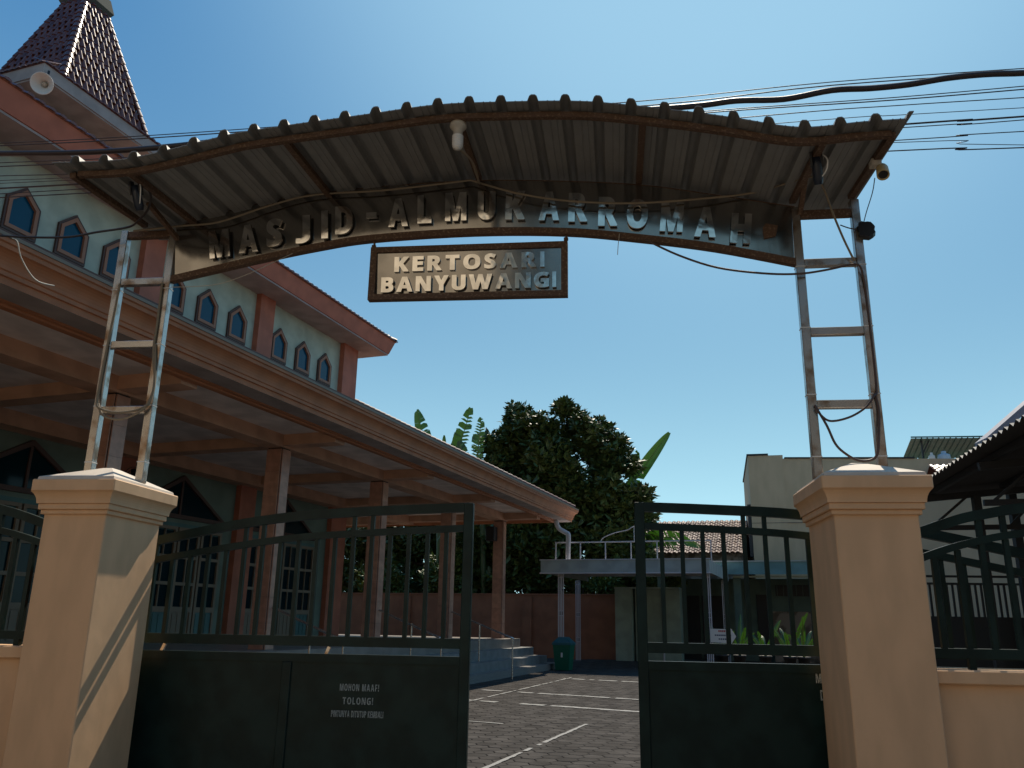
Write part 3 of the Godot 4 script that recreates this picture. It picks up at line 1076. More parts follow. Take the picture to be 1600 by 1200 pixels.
	# columns clad in stone slabs, an open dark joint at the corner
	for i in COLS.size():
		var uc: float = COLS[i]
		st = sf()
		wbox(st, -8.49, -8.215, 0.96, 4.22, uc + 0.015, uc + 0.245)
		var body := put(st, "column", MT.dark, t)
		var y := 0.967
		var k := 0
		while y < 4.18:
			var hi := minf(y + 0.405, 4.195)
			for f in 4:
				st = sf()
				var g := 0.003
				if f == 0: wbox(st, -8.50, -8.222, y, hi - g, uc - 0.002, uc + 0.016)
				elif f == 1: wbox(st, -8.217, -8.198, y, hi - g, uc + 0.022, uc + 0.248)
				elif f == 2: wbox(st, -8.50, -8.222, y, hi - g, uc + 0.244, uc + 0.262)
				else: wbox(st, -8.508, -8.489, y, hi - g, uc + 0.022, uc + 0.24)
				put(st, "slab", MT.slab_a if rng.randf() < 0.5 else MT.slab_b, body)
			y = hi
			k += 1
	# pointed gables and the doors below them
	for uc in [6.1, 9.62, 13.11, 16.62]:
		st = sf()
		var F2 := face_w(WH)
		ringp(st, face_w(WH), pv([uc - 1.45, 3.28, uc + 1.45, 3.28, uc, 4.135]), pv([uc - 1.2, 3.36, uc + 1.2, 3.36, uc, 4.04]), -0.02, 0.07)
		var gb := put(st, "gable", MT.brown_dark, t)
		st = sf()
		prism(st, F2, pv([uc - 1.22, 3.35, uc + 1.22, 3.35, uc, 4.05]), 0.012, 0.024)
		put(st, "pane", MT.glass_dark, gb)
		st = sf()
		wbox(st, WH + 0.02, WH + 0.05, 3.36, 4.05, uc - 0.025, uc + 0.025)
		put(st, "mullion", MT.brown_dark, gb)
		st = sf()
		wbox(st, WH - 0.02, WH + 0.011, 0.97, 3.2, uc - 1.35, uc + 1.35)
		put(st, "door_recess", MT.teal_paint, t)
		for k in 4:
			var d0: float = uc - 1.3 + 0.66 * k
			var d1 := d0 + 0.62
			st = sf()
			wbox(st, WH + 0.012, WH + 0.07, 0.97, 3.12, d0, d0 + 0.06)
			wbox(st, WH + 0.012, WH + 0.07, 0.97, 3.12, d1 - 0.06, d1)
			for yy in [0.97, 1.52, 2.02, 2.52, 3.06]: wbox(st, WH + 0.014, WH + 0.068, yy, yy + (0.1 if yy < 1.6 and yy > 1.0 else 0.06), d0 + 0.06, d1 - 0.06)
			wbox(st, WH + 0.014, WH + 0.06, 1.62, 3.06, (d0 + d1) / 2 - 0.012, (d0 + d1) / 2 + 0.012)
			var dr := put(st, "door", MT.cream, t)
			for col in 2:
				for rw in 3:
					var pw0 := lerpf(d0 + 0.06, d1 - 0.06, col / 2.0)
					var pw1 := lerpf(d0 + 0.06, d1 - 0.06, (col + 1) / 2.0)
					st = sf()
					wbox(st, WH + 0.022, WH + 0.028, 1.58 + 0.5 * rw, 2.04 + 0.5 * rw, pw0, pw1)
					put(st, "pane", MT.glass_dark, dr)
			st = sf()
			wbox(st, WH + 0.02, WH + 0.04, 1.03, 1.52, d0 + 0.06, d1 - 0.06)
			for q in 3: wbox(st, WH + 0.04, WH + 0.052, 1.06, 1.49, d0 + 0.1 + q * 0.15, d0 + 0.19 + q * 0.15)
			put(st, "kick_panel", MT.teal_paint if k % 2 else MT.cream, dr)
	# the bent downpipe at the corner
	st = sf(true)
	cable(st, smooth_line([W(-6.98, 4.34, 23.62), W(-6.96, 4.2, 23.66), W(-6.9, 4.08, 23.72), W(-6.72, 3.97, 23.8), W(-6.66, 3.9, 23.82), W(-6.72, 3.55, 24.0), W(-6.78, 3.2, 24.2)], 4), 0.07, 10)
	put(st, "downpipe", MT.white_metal, t)

	# things that stand on the porch or hang from it
	for r in [[18.85, 1.634, -6.62, 1.051, "steel handrail on the porch steps nearest the green bin"], [15.22, 1.62, -6.80, 1.10, "steel handrail on the porch steps beside the third porch column from the left"], [11.65, 1.61, -6.85, 1.12, "steel handrail on the porch steps beside the second porch column from the left"]]:
		var h := thing("handrail", r[4], "handrail", "handrails of the porch steps", W(r[2], 0.15, r[0]), MY)
		st = sf(true)
		var low := 0.15 if r[2] > -6.9 else 0.31
		var e := V(r[2], r[3], -r[0])
		cable(st, [W(-8.19, r[1], r[0]), W(-8.1, r[1] - 0.02, r[0]), W(-7.9, r[1] - 0.1, r[0])] + smooth_line([W(-7.8, r[1] - 0.14, r[0]), e + V(-0.06, 0.03, 0), e + V(-0.005, 0.0, 0), e + V(0, -0.06, 0)], 4), 0.021, 8)
		put(st, "rail", MT.chrome, h)
		for q in [[r[2], low, r[3] - 0.05], [-7.45, 0.735 - 0.225, lerpf(r[3], r[1], 0.53)]]:
			st = sf(true)
			cable(st, [V(q[0], q[1], -r[0]), V(q[0], q[2], -r[0])], 0.018, 8)
			put(st, "post", MT.chrome, h)
	var sp := thing("loudspeaker_box", "black speaker box on the column nearest the downpipe", "speaker", "", W(-8.3, 3.75, 22.36), MY)
	st = sf()
	bevel(st, V(-8.62, 3.62, -22.36), V(-8.36, 4.02, -22.1), 0.01)
	put(st, "cabinet", MT.black_plastic, sp)
	st = sf()
	box(st, V(-8.6, 3.65, -22.1), V(-8.38, 3.99, -22.09))
	put(st, "grille", MT.dark, sp)
	var fan := thing("wall_fan", "round dark wall fan on the porch wall behind the left pillar", "fan", "", W(WH + 0.1, 3.75, 11.45), MY)
	st = sf(true)
	for k in 5: lathe(st, [Vector2(0.05 * k + 0.04, 0.0), Vector2(0.05 * k + 0.05, 0.01), Vector2(0.05 * k + 0.04, 0.02)], W(WH + 0.38, 3.75, 11.45), Vector3.RIGHT, 20)
	put(st, "cage", MT.dark, fan)
	st = sf()
	for k in 4:
		var d := V(0, cos(TAU * k / 4.0), sin(TAU * k / 4.0))
		bar(st, W(WH + 0.36, 3.75, 11.45) + d * 0.03, W(WH + 0.36, 3.75, 11.45) + d * 0.22, 0.1, 0.006)
	put(st, "blade", MT.dark, fan)
	st = sf()
	box(st, W(WH + 0.14, 3.71, 11.49), W(WH + 0.36, 3.79, 11.41))
	put(st, "motor", MT.dark, fan)
	var wire := thing("fascia_wire", "loose pale wire hanging from the porch gutter at the left edge", "wire", "", W(-6.44, 4.66, 4.85), MY)
	st = sf(true)
	cable(st, smooth_line([W(-6.49, 4.70, 4.83), W(-6.44, 4.664, 4.845), W(-6.44, 4.552, 4.9), W(-6.44, 4.443, 5.009), W(-6.44, 4.394, 5.12), W(-6.44, 4.42, 5.288)], 5), 0.006)
	put(st, "strand", MT.old_white, wire)

func ridge(t: Node, called: String, a: Vector3, b: Vector3, n: int, r: float) -> void:   # half round tiles, each lapping the next
	var d := (b - a).normalized()
	var s := d.cross(Vector3.UP).normalized()
	var up := s.cross(d).normalized()
	var L := a.distance_to(b) / n
	var st := sf()
	var keep := OFF
	OFF = Vector3.ZERO
	var m := 7
	for k in m:
		var p0 := PI * k / m
		var p1 := PI * (k + 1) / m
		var c0 := s * cos(p0) + up * sin(p0)
		var c1 := s * cos(p1) + up * sin(p1)
		quad(st, c0 * r * 1.15, c1 * r * 1.15, c1 * r * 0.9 + d * L * 1.15, c0 * r * 0.9 + d * L * 1.15)
		tri(st, Vector3.ZERO, c0 * r * 1.15, c1 * r * 1.15)
	OFF = keep
	var mesh := commit(st)
	for k in n:
		var o := put_mesh(mesh, called, [MT.tile_a, MT.tile_b, MT.tile_c][rng.randi() % 3], t)
		o.position = a + d * L * k - OFF

func tile_mesh(w: float, l: float) -> ArrayMesh:   # an S shaped roof tile: x across, y down the slope is -z
	var st := sf()
	var keep := OFF
	OFF = Vector3.ZERO
	var pr := []
	for k in 7:
		var x := float(k) / 6.0
		pr.append(Vector2((x - 0.5) * w, 0.030 * sin(x * TAU - 0.6) + 0.012))
	for k in 6:
		var a := V(pr[k].x, pr[k].y + 0.024, l / 2)
		var b := V(pr[k + 1].x, pr[k + 1].y + 0.024, l / 2)
		quad(st, a, b, b + V(0, -0.03, -l), a + V(0, -0.03, -l))
		quad(st, a, b, b + V(0, -0.026, 0), a + V(0, -0.026, 0))
	OFF = keep
	return commit(st)

func tower() -> void:
	var cw := -17.88
	var cu := 14.12
	var t := thing("mosque_tower", "square tower with a steep brown tiled roof above the mosque", "tower", "", W(cw, 11.0, cu), MY)
	var st := sf()
	wbox(st, -18.9, -16.95, 9.5, 13.53, 12.75, 15.5)
	put(st, "wall", MT.mint, t)
	for uc in [13.4, 14.75]:
		st = sf()
		ringp(st, face_w(-16.95), arch_pts(uc, 0.3, 12.3, 12.85, 13.15), arch_pts(uc, 0.22, 12.4, 12.8, 13.0), -0.02, 0.06)
		var w := put(st, "window", MT.brown_dark, t)
		st = sf()
		prism(st, face_w(-16.95), arch_pts(uc, 0.225, 12.395, 12.803, 13.005), 0.004, 0.014)
		put(st, "pane", MT.glass_window, w)
	st = sf()
	wbox(st, -19.7, -16.06, 13.53, 13.57, 11.9, 16.24)
	put(st, "eave_soffit", MT.soffit, t)
	st = sf()
	frust(st, wu(-19.76, -16.03, 11.87, 16.27), 13.575, wu(-19.76, -16.0, 11.84, 16.3), 13.87)
	put(st, "eave_fascia", MT.tower_trim, t)
	# the low skirt, then the steep roof
	st = sf()
	frust(st, wu(-19.8, -15.96, 11.8, 16.34), 13.875, wu(cw - 1.4, cw + 1.4, cu - 1.4, cu + 1.4), 14.12)
	put(st, "roof_skirt", MT.tile_c, t)
	st = sf()
	frust(st, wu(cw - 1.38, cw + 1.38, cu - 1.38, cu + 1.38), 14.1, wu(cw - 0.3, cw + 0.3, cu - 0.3, cu + 0.3), 17.9)
	put(st, "roof_deck", MT.tile_c, t)
	st = sf()
	frust(st, wu(cw - 0.42, cw + 0.42, cu - 0.42, cu + 0.42), 17.62, wu(cw - 0.5, cw + 0.5, cu - 0.5, cu + 0.5), 17.78)
	frust(st, wu(cw - 0.5, cw + 0.5, cu - 0.5, cu + 0.5), 17.78, wu(cw - 0.4, cw + 0.4, cu - 0.4, cu + 0.4), 18.2)
	put(st, "finial_base", MT.moss, t)
	# tiles on the two faces that show
	var rows := 16
	var tw := 0.205
	var slope := V(0, 3.8, 0)
	var tm := tile_mesh(tw * 1.04, 0.30)
	for f in 2:
		for r in rows:
			var k := (r + 0.5) / rows
			var half := lerpf(1.4, 0.35, k)
			var y := lerpf(14.12, 17.85, k)
			var n := int(round(2.0 * half / tw))
			for i in n:
				var s := (i - (n - 1) / 2.0) * tw
				var pos: Vector3
				var down: Vector3
				var side: Vector3
				if f == 0:
					pos = W(cw + half, y, cu + s); down = V(0.276, -1, 0).normalized(); side = V(0, 0, -1)
				else:
					pos = W(cw + s, y, cu - half); down = V(0, -1, 0.276).normalized(); side = V(1, 0, 0)
				var nrm := down.cross(side).normalized()
				if nrm.y < 0: nrm = -nrm
				var o := put_mesh(tm, "roof_tile", [MT.tile_a, MT.tile_b, MT.tile_b, MT.tile_c][rng.randi() % 4], t)
				o.transform = Transform3D(Basis(side, nrm, down) * Basis.from_euler(V(rng.randf_range(-0.03, 0.03), 0, rng.randf_range(-0.04, 0.04))), pos - OFF + nrm * 0.012)
	for c in [[1, -1], [1, 1], [-1, -1]]:
		ridge(t, "hip_tile", W(cw + c[0] * 1.42, 14.14, cu + c[1] * 1.42), W(cw + c[0] * 0.33, 17.75, cu + c[1] * 0.33), 17, 0.095)
	for e in 2:   # ends of the skirt's tiles along the eave
		st = sf()
		for k in 21:
			var o: Vector3 = W(-15.95, 13.89, 11.95 + 0.21 * k) if e == 0 else W(-19.7 + 0.18 * k, 13.89, 11.79)
			var s := V(0, 0, 1) if e == 0 else V(1, 0, 0)
			var inn := V(-0.5, 0.26, 0) if e == 0 else V(0, 0.26, -0.5)
			for q in 4:
				var a := PI * q / 4.0
				var b := PI * (q + 1) / 4.0
				var p := s * cos(a) * 0.08 + V(0, sin(a) * 0.05, 0)
				var p2 := s * cos(b) * 0.08 + V(0, sin(b) * 0.05, 0)
				quad(st, o + p, o + p2, o + p2 + inn, o + p + inn)
				tri(st, o, o + p, o + p2)
		stuff(put(st, "skirt_tiles", MT.tile_b, t))
	var h := thing("horn_loudspeaker", "white horn loudspeaker under the corner of the tower eave", "loudspeaker", "", W(-15.7, 13.4, 11.6), MY)
	st = sf(true)
	var ax := V(0.45, -0.45, 0.75).normalized()
	var at := W(-15.9, 13.3, 11.95)
	var prof := []
	for k in 11:
		var q := k / 10.0
		prof.append(Vector2(0.04 + 0.2 * pow(q, 1.9), 0.36 * q))
	prof.append_array([Vector2(0.252, 0.36), Vector2(0.252, 0.37), Vector2(0.238, 0.37)])
	for k in 11:
		var q := 1.0 - k / 10.0
		prof.append(Vector2(0.03 + 0.205 * pow(q, 1.9), 0.015 + 0.353 * q))
	lathe(st, prof, at, ax, 28)
	put(st, "bell", MT.white, h)
	st = sf(true)
	lathe(st, [Vector2(0.0, 0.25), Vector2(0.03, 0.24), Vector2(0.055, 0.2), Vector2(0.055, 0.1), Vector2(0.0, 0.05)], at, ax, 16)
	put(st, "throat", MT.old_white, h)
	st = sf()
	bar(st, at + V(-0.05, 0.4, 0), at + ax * 0.08, 0.05, 0.05)
	put(st, "bracket", MT.shed_steel, h)

# ------------------------------------------------------------------ the far end of the yard
func back_of_yard() -> void:
	var st: SurfaceTool
	var t := thing("yard_wall", "orange wall across the far end of the yard", "wall", "", W(-13.0, 0.14, 30.3), MY)
	st = sf()
	wbox(st, -30.0, -6.62, 0.1, 2.36, 30.2, 30.4)
	put(st, "wall", MT.orange_wall, t)
	st = sf()
	wbox(st, -30.0, -6.62, 2.36, 2.41, 30.17, 30.43)
	put(st, "coping", MT.orange_wall, t)
	for w in [-15.2, -10.2]:
		st = sf()
		wbox(st, w, w + 0.35, 0.1, 2.3, 30.12, 30.2)
		put(st, "pier", MT.orange_wall, t)
	t = thing("green_gatehouse", "pale green box-shaped wall at the right end of the orange wall", "wall", "", W(-5.8, 0.14, 30.3), MY)
	st = sf()
	wbox(st, -6.6, -6.0, 0.1, 2.58, 29.7, 30.5)
	put(st, "pier", MT.gatehouse, t)
	st = sf()
	wbox(st, -5.93, -4.35, 0.1, 2.58, 29.95, 30.5)
	put(st, "wall", MT.gatehouse, t)
	st = sf()
	wbox(st, -6.62, -4.33, 2.58, 2.64, 29.68, 30.52)
	put(st, "coping", MT.gatehouse, t)
	st = sf(true)
	cable(st, [W(-4.95, 0.14, 29.9), W(-4.95, 3.0, 29.9)], 0.035, 8)
	put(st, "pipe", MT.white_metal, t)
	# carport
	t = thing("carport", "flat carport with a white fascia, lattice posts and a roof railing", "carport", "", W(-5.1, 0.15, 26.5), MY)
	st = sf()
	wbox(st, -7.55, -2.66, 3.0, 3.1, 24.06, 29.6)
	put(st, "roof", MT.ceiling, t)
	for k in 4:
		st = sf()
		var a := lerpf(-7.57, -2.63, k / 4.0)
		wbox(st, a, a + 1.231, 2.83, 3.19, 24.0, 24.04)
		put(st, "fascia_panel", MT.fascia, t)
	st = sf()
	wbox(st, -2.66, -2.63, 2.83, 3.19, 24.04, 29.6)
	wbox(st, -7.57, -7.54, 2.83, 3.19, 24.04, 29.6)
	put(st, "side_fascia", MT.fascia, t)
	st = sf()
	wbox(st, -7.6, -2.6, 2.80, 2.835, 23.97, 24.06)
	wbox(st, -7.6, -2.6, 3.19, 3.215, 23.97, 24.06)
	put(st, "fascia_trim", MT.white_metal, t)
	for p in [[-7.03, 24.3], [-2.75, 24.3], [-7.9, 29.5], [-2.75, 29.3]]:
		st = sf()
		for dx in [-0.075, -0.025, 0.025, 0.075]:
			wbox(st, p[0] + dx - 0.013, p[0] + dx + 0.013, 0.13, 2.82, p[1] - 0.015, p[1] + 0.015)
		for y in [0.75, 1.6, 2.7]:
			wbox(st, p[0] - 0.09, p[0] + 0.09, y, y + 0.02, p[1] - 0.013, p[1] + 0.013)
			wbox(st, p[0] - 0.09, p[0] + 0.09, y + 0.13, y + 0.15, p[1] - 0.013, p[1] + 0.013)
		var po := put(st, "post", MT.white_metal, t)
		st = sf()
		for y in [0.77, 1.62]: wbox(st, p[0] - 0.05, p[0] + 0.05, y, y + 0.11, p[1] - 0.011, p[1] + 0.011)
		put(st, "plate", MT.shed_steel, po)
	st = sf()
	wbox(st, -7.15, -2.55, 3.70, 3.735, 24.08, 24.115)
	put(st, "top_rail", MT.white_metal, t)
	for k in 7:
		st = sf()
		var a := lerpf(-7.13, -2.57, k / 6.0)
		wbox(st, a - 0.015, a + 0.015, 3.1, 3.70, 24.08, 24.112)
		put(st, "baluster", MT.white_metal, t)
	st = sf(true)
	cable(st, [W(-4.75, 3.73, 24.1), W(-4.75, 4.15, 24.1)], 0.012)
	cable(st, smooth_line([W(-5.75, 3.73, 24.1), W(-5.65, 3.85, 24.1), W(-5.3, 3.98, 24.1), W(-4.95, 4.05, 24.1), W(-4.75, 4.15, 24.1), W(-4.6, 4.05, 24.1)], 4), 0.012)
	put(st, "antenna", MT.white_metal, t)
	# bin
	t = thing("rubbish_bin", "green rubbish bin with a darker lid at the foot of the carport post", "bin", "", W(-6.6, 0.15, 23.1), MY)
	st = sf()
	frust(st, wu(-6.79, -6.41, 22.92, 23.28), 0.16, wu(-6.85, -6.35, 22.85, 23.35), 0.82)
	put(st, "body", MT.bin, t)
	st = sf()
	frust(st, wu(-6.87, -6.33, 22.83, 23.37), 0.82, wu(-6.87, -6.33, 22.83, 23.37), 0.88)
	frust(st, wu(-6.86, -6.34, 22.84, 23.36), 0.88, wu(-6.72, -6.48, 22.98, 23.22), 1.03)
	put(st, "lid", MT.bin_lid, t)
	st = sf()
	wbox(st, -6.62, -6.57, 0.5, 0.62, 22.865, 22.885)
	put(st, "mark", MT.white, t)
	# low building with a teal fascia
	t = thing("teal_roof_building", "low building with a teal fascia and a dark veranda behind the right gate leaf", "building", "", W(-1.5, 0.14, 32.0), MY)
	st = sf()
	wbox(st, -5.25, 6.0, 3.085, 3.50, 29.9, 30.0)
	put(st, "fascia", MT.teal_fascia, t)
	st = sf()
	wbox(st, -5.25, 6.0, 3.50, 3.54, 29.85, 36.0)
	put(st, "roof", MT.fascia, t)
	st = sf()
	wbox(st, -2.55, 6.0, 3.0, 3.06, 30.4, 30.46)
	put(st, "ceiling_edge", MT.mint, t)
	st = sf()
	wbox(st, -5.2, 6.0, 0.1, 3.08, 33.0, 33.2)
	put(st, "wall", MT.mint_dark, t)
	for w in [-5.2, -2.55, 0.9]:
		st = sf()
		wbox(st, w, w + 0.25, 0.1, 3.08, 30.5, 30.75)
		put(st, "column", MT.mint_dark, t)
	for d in [[-5.0, -4.05, 2.45], [-3.95, -3.0, 2.45], [-1.95, -1.55, 2.5], [0.35, 0.9, 2.5]]:
		st = sf()
		wbox(st, d[0], d[1], 0.12, d[2], 32.94, 33.02)
		put(st, "door", MT.dark, t)
	st = sf()
	wbox(st, -1.25, 0.15, 2.45, 2.85, 32.95, 33.02)
	var vn := put(st, "vent", MT.shed_steel, t)
	for k in 6:
		st = sf()
		wbox(st, -1.2 + k * 0.225, -1.18 + k * 0.225, 2.46, 2.84, 32.93, 32.955)
		put(st, "slat", MT.mint_dark, vn)
	st = sf()
	wbox(st, -1.4, 0.3, 0.14, 1.9, 32.6, 32.7)
	put(st, "low_wall", MT.render_wall, t)
	# sign on the carport's post
	t = thing("arrow_sign", "white arrow-shaped board with red and dark lines on the right carport post", "sign", "", W(-2.3, 1.0, 24.25), MY)
	st = sf()
	prism(st, face_u(24.25), pv([-2.72, 0.96, -2.18, 0.94, -2.17, 0.92, -2.03, 1.12, -2.16, 1.33, -2.17, 1.31, -2.72, 1.315]), 0.0, 0.012)
	put(st, "board", MT.white, t)
	st = sf()
	for k in 6: wbox(st, -2.5 + k * 0.05, -2.462 + k * 0.05, 1.235, 1.28, 24.234, 24.237)
	put(st, "red_line", MT.red_print, t)
	st = sf()
	for k in 9: wbox(st, -2.60 + k * 0.05, -2.562 + k * 0.05, 1.13, 1.165, 24.234, 24.237)
	for k in 6: wbox(st, -2.5 + k * 0.055, -2.46 + k * 0.055, 1.03, 1.065, 24.234, 24.237)
	put(st, "dark_line", MT.blue_print, t)
	# an old tiled roof behind
	t = thing("tiled_house", "old house with a weathered tiled roof behind the carport", "house", "", W(-4.8, 0, 39.5), MY)
	st = sf()
	wbox(st, -9.0, -2.75, 0.1, 4.5, 38.3, 44.0)
	put(st, "wall", MT.render_wall, t)
	st = sf()
	quad(st, W(-9.4, 4.42, 37.9), W(-2.62, 4.42, 37.9), W(-2.62, 6.2, 41.2), W(-9.4, 6.2, 41.2))
	quad(st, W(-9.4, 6.2, 41.2), W(-2.62, 6.2, 41.2), W(-2.62, 4.4, 44.5), W(-9.4, 4.4, 44.5))
	tri(st, W(-2.64, 4.44, 38.0), W(-2.64, 4.44, 44.4), W(-2.64, 6.15, 41.2))
	put(st, "roof", MT.tile_old, t)
	var tm := tile_mesh(0.24, 0.34)
	var down := (W(0, 4.42, 37.9) - W(0, 6.2, 41.2)).normalized()
	var nrm := down.cross(V(1, 0, 0)).normalized()
	if nrm.y < 0: nrm = -nrm
	for q in 3:
		var mm := MultiMesh.new()
		mm.transform_format = MultiMesh.TRANSFORM_3D
		mm.mesh = tm
		var ts := []
		for r in 13:
			for c in 29:
				if (r * 7 + c * 5 + (r * c) % 3) % 3 != q: continue
				var p: Vector3 = W(-9.3 + 0.23 * c, 4.42, 37.9) - down * (0.15 + 0.285 * r)
				ts.append(Transform3D(Basis(V(1, 0, 0), nrm, down) * Basis.from_euler(V(rng.randf_range(-0.05, 0.05), rng.randf_range(-0.05, 0.05), rng.randf_range(-0.05, 0.05))), p - OFF + nrm * 0.03))
		mm.instance_count = ts.size()
		for i in ts.size(): mm.set_instance_transform(i, ts[i])
		var mi := MultiMeshInstance3D.new()
		mi.name = "roof_tiles"
		mi.multimesh = mm
		mi.material_override = [mat("tile_o1", Color(0.22, 0.105, 0.075), 0.6, 0, "speck", 0.8), mat("tile_o2", Color(0.14, 0.065, 0.05), 0.65, 0, "speck", 0.8), mat("tile_o3", Color(0.34, 0.22, 0.175), 0.6, 0, "speck", 0.8)][q]
		stuff(mi)
		t.add_child(mi, true)

# ------------------------------------------------------------------ plants
func leaf_cluster(rad: float, n: int, base: Color, seed_: int) -> ArrayMesh:   # a rosette of pointed leaves round a twig end
	var r := RandomNumberGenerator.new()
	r.seed = seed_
	var st := SurfaceTool.new()
	st.begin(Mesh.PRIMITIVE_TRIANGLES)
	st.set_smooth_group(-1)
	for k in n:
		var az := TAU * k / n * 1.6 + r.randf_range(-0.4, 0.4)
		var el := r.randf_range(-0.5, 1.1)
		var d := V(cos(az) * cos(el), sin(el), sin(az) * cos(el))
		var s := d.cross(Vector3.UP).normalized()
		if s.length() < 0.1: s = Vector3.RIGHT
		var L := rad * r.randf_range(0.7, 1.15)
		var w := L * 0.2
		var droop := V(0, -0.18 * L, 0)
		var o := d * rad * 0.08
		var m := o + d * L * 0.55 + droop * 0.25
		var tip := o + d * L + droop
		var fold := d.cross(s).normalized() * w * 0.35
		var c := base * r.randf_range(0.6, 1.35)
		if r.randf() < 0.07: c = base.lerp(Color(0.16, 0.14, 0.03), 0.6)
		st.set_color(Color(c.r, c.g, c.b))
		for tr in [[o, m + s * w + fold, m], [o, m, m - s * w + fold], [m + s * w + fold, tip, m], [m, tip, m - s * w + fold]]:
			for p in tr: st.add_vertex(p)
	st.generate_normals()
	return st.commit()

func crown(t: Node3D, called: String, blobs: Array, count: int, mesh: ArrayMesh, seed_: int, smin := 0.7, smax := 1.3) -> void:   # clusters through the shells of several lumps: [centre, radii]
	var r := RandomNumberGenerator.new()
	r.seed = seed_
	# every lump is broken up into boughs of its own size, so that gaps and knobs show
	var boughs := []
	var total := 0.0
	for b in blobs:
		var rr: Vector3 = b[1]
		var m := 6 + int(rr.length() * 3.0)
		for i in m:
			var d := V(r.randfn(), r.randfn() + 0.25, r.randfn()).normalized()
			var f := r.randf_range(0.26, 0.48)
			boughs.append([b[0] + d * rr * r.randf_range(0.55, 0.92), rr * f])
		boughs.append([b[0], rr * 0.62])
	for b in boughs: total += b[1].x * b[1].y + b[1].y * b[1].z
	var ts := []
	for b in boughs:
		var rr: Vector3 = b[1]
		var n := int(count * (rr.x * rr.y + rr.y * rr.z) / total)
		for i in n:
			var d := V(r.randfn(), r.randfn(), r.randfn()).normalized()
			var p: Vector3 = b[0] + d * rr * pow(r.randf_range(0.2, 1.0), 0.4)
			if r.randf() < 0.06: p += d * 0.18
			var bs := Basis.from_euler(V(r.randf_range(-0.7, 0.7), r.randf() * TAU, r.randf_range(-0.7, 0.7)))
			ts.append(Transform3D(bs.scaled(Vector3.ONE * r.randf_range(smin, smax)), p - OFF))
	var mm := MultiMesh.new()
	mm.transform_format = MultiMesh.TRANSFORM_3D
	mm.mesh = mesh
	mm.instance_count = ts.size()
	for i in ts.size(): mm.set_instance_transform(i, ts[i])
	var mi := MultiMeshInstance3D.new()
	mi.name = called
	mi.multimesh = mm
	mi.material_override = MT.leaf
	stuff(mi)
	t.add_child(mi, true)

func tree(called: String, label: String, at: Vector3, high: float, rad: float, blobs: Array, count: int, mesh: ArrayMesh, seed_: int) -> void:
	var t := thing(called, label, "tree", "", at, MY)
	var r := RandomNumberGenerator.new()
	r.seed = seed_ + 5
	var st := sf(true)
	var pts := []
	for k in 7:
		var q := k / 6.0
		pts.append(at + V(r.randf_range(-0.12, 0.12) * k, high * q, r.randf_range(-0.12, 0.12) * k))
	for k in 6: cable(st, [pts[k], pts[k + 1]], lerpf(rad, rad * 0.35, k / 6.0), 9)
	put(st, "trunk", MT.bark, t)
	st = sf(true)
	for b in blobs:
		var f: Vector3 = pts[2 + r.randi() % 4]
		var c: Vector3 = b[0]
		var mid := f.lerp(c, 0.5) + V(r.randf_range(-0.3, 0.3), -0.3, r.randf_range(-0.3, 0.3))
		var L := smooth_line([f, mid, c], 5)
		for i in L.size() - 1: cable(st, [L[i], L[i + 1]], lerpf(rad * 0.4, rad * 0.12, float(i) / L.size()), 6)
		for q in 5:
			var e: Vector3 = c + V(r.randfn(), r.randfn(), r.randfn()).normalized() * b[1] * 0.8
			cable(st, [c, c.lerp(e, 0.5) + V(0, 0.1, 0), e], rad * 0.07, 5)
	put(st, "branches", MT.bark, t)
	crown(t, "crown", blobs, count, mesh, seed_)

func banana_leaf(t: Node3D, base: Vector3, dir: Vector3, L: float, wide: float, bend: float, torn: float, seed_: int, m: Material = null) -> void:
	# a long blade either side of a midrib, torn into strips across
	var r := RandomNumberGenerator.new()
	r.seed = seed_
	var st := sf()
	var side := dir.cross(V(0.25, 0.1, 1.0)).normalized()
	var n := 22
	var pts := []
	for k in n + 1:
		var q := float(k) / n
		pts.append(base + dir * L * q + V(0, -bend * q * q * L, 0))
	for sgn in [-1.0, 1.0]:
		var k := 3
		while k < n:
			var q0 := float(k) / n
			var q1 := float(k + 1) / n
			var gap := r.randf() < torn
			var w0: float = wide * pow(sin(PI * clampf(q0 * 0.93 + 0.05, 0, 1)), 0.55)
			var w1: float = wide * pow(sin(PI * clampf(q1 * 0.93 + 0.05, 0, 1)), 0.55)
			if gap: w1 *= 0.62
			var d0: Vector3 = (pts[k + 1] - pts[k]).normalized()
			var sweep := 0.35
			var hang := r.randf_range(-0.2, 0.9) * torn
			var nrm := side.cross(d0).normalized()
			if nrm.y < 0: nrm = -nrm
			var o0: Vector3 = side * sgn * w0 + d0 * w0 * sweep - nrm * w0 * (0.2 + hang)
			var o1: Vector3 = side * sgn * w1 + d0 * w1 * sweep - nrm * w1 * (0.2 + hang)
			var a: Vector3 = pts[k]
			var b: Vector3 = pts[k + 1]
			if gap: b = a.lerp(b, 0.6)
			quad(st, a, b, b + o1 * 0.5 + nrm * w1 * 0.06, a + o0 * 0.5 + nrm * w0 * 0.06)
			quad(st, a + o0 * 0.5 + nrm * w0 * 0.06, b + o1 * 0.5 + nrm * w1 * 0.06, b + o1, a + o0)
			k += 1
	var lf := put(st, "leaf", m if m else MT.banana, t)
	st = sf(true)
	for k in n: cable(st, [pts[k], pts[k + 1]], lerpf(0.035, 0.008, float(k) / n) * clampf(L / 2.0, 0.3, 1.0), 5)
	put(st, "midrib", MT.midrib, lf)

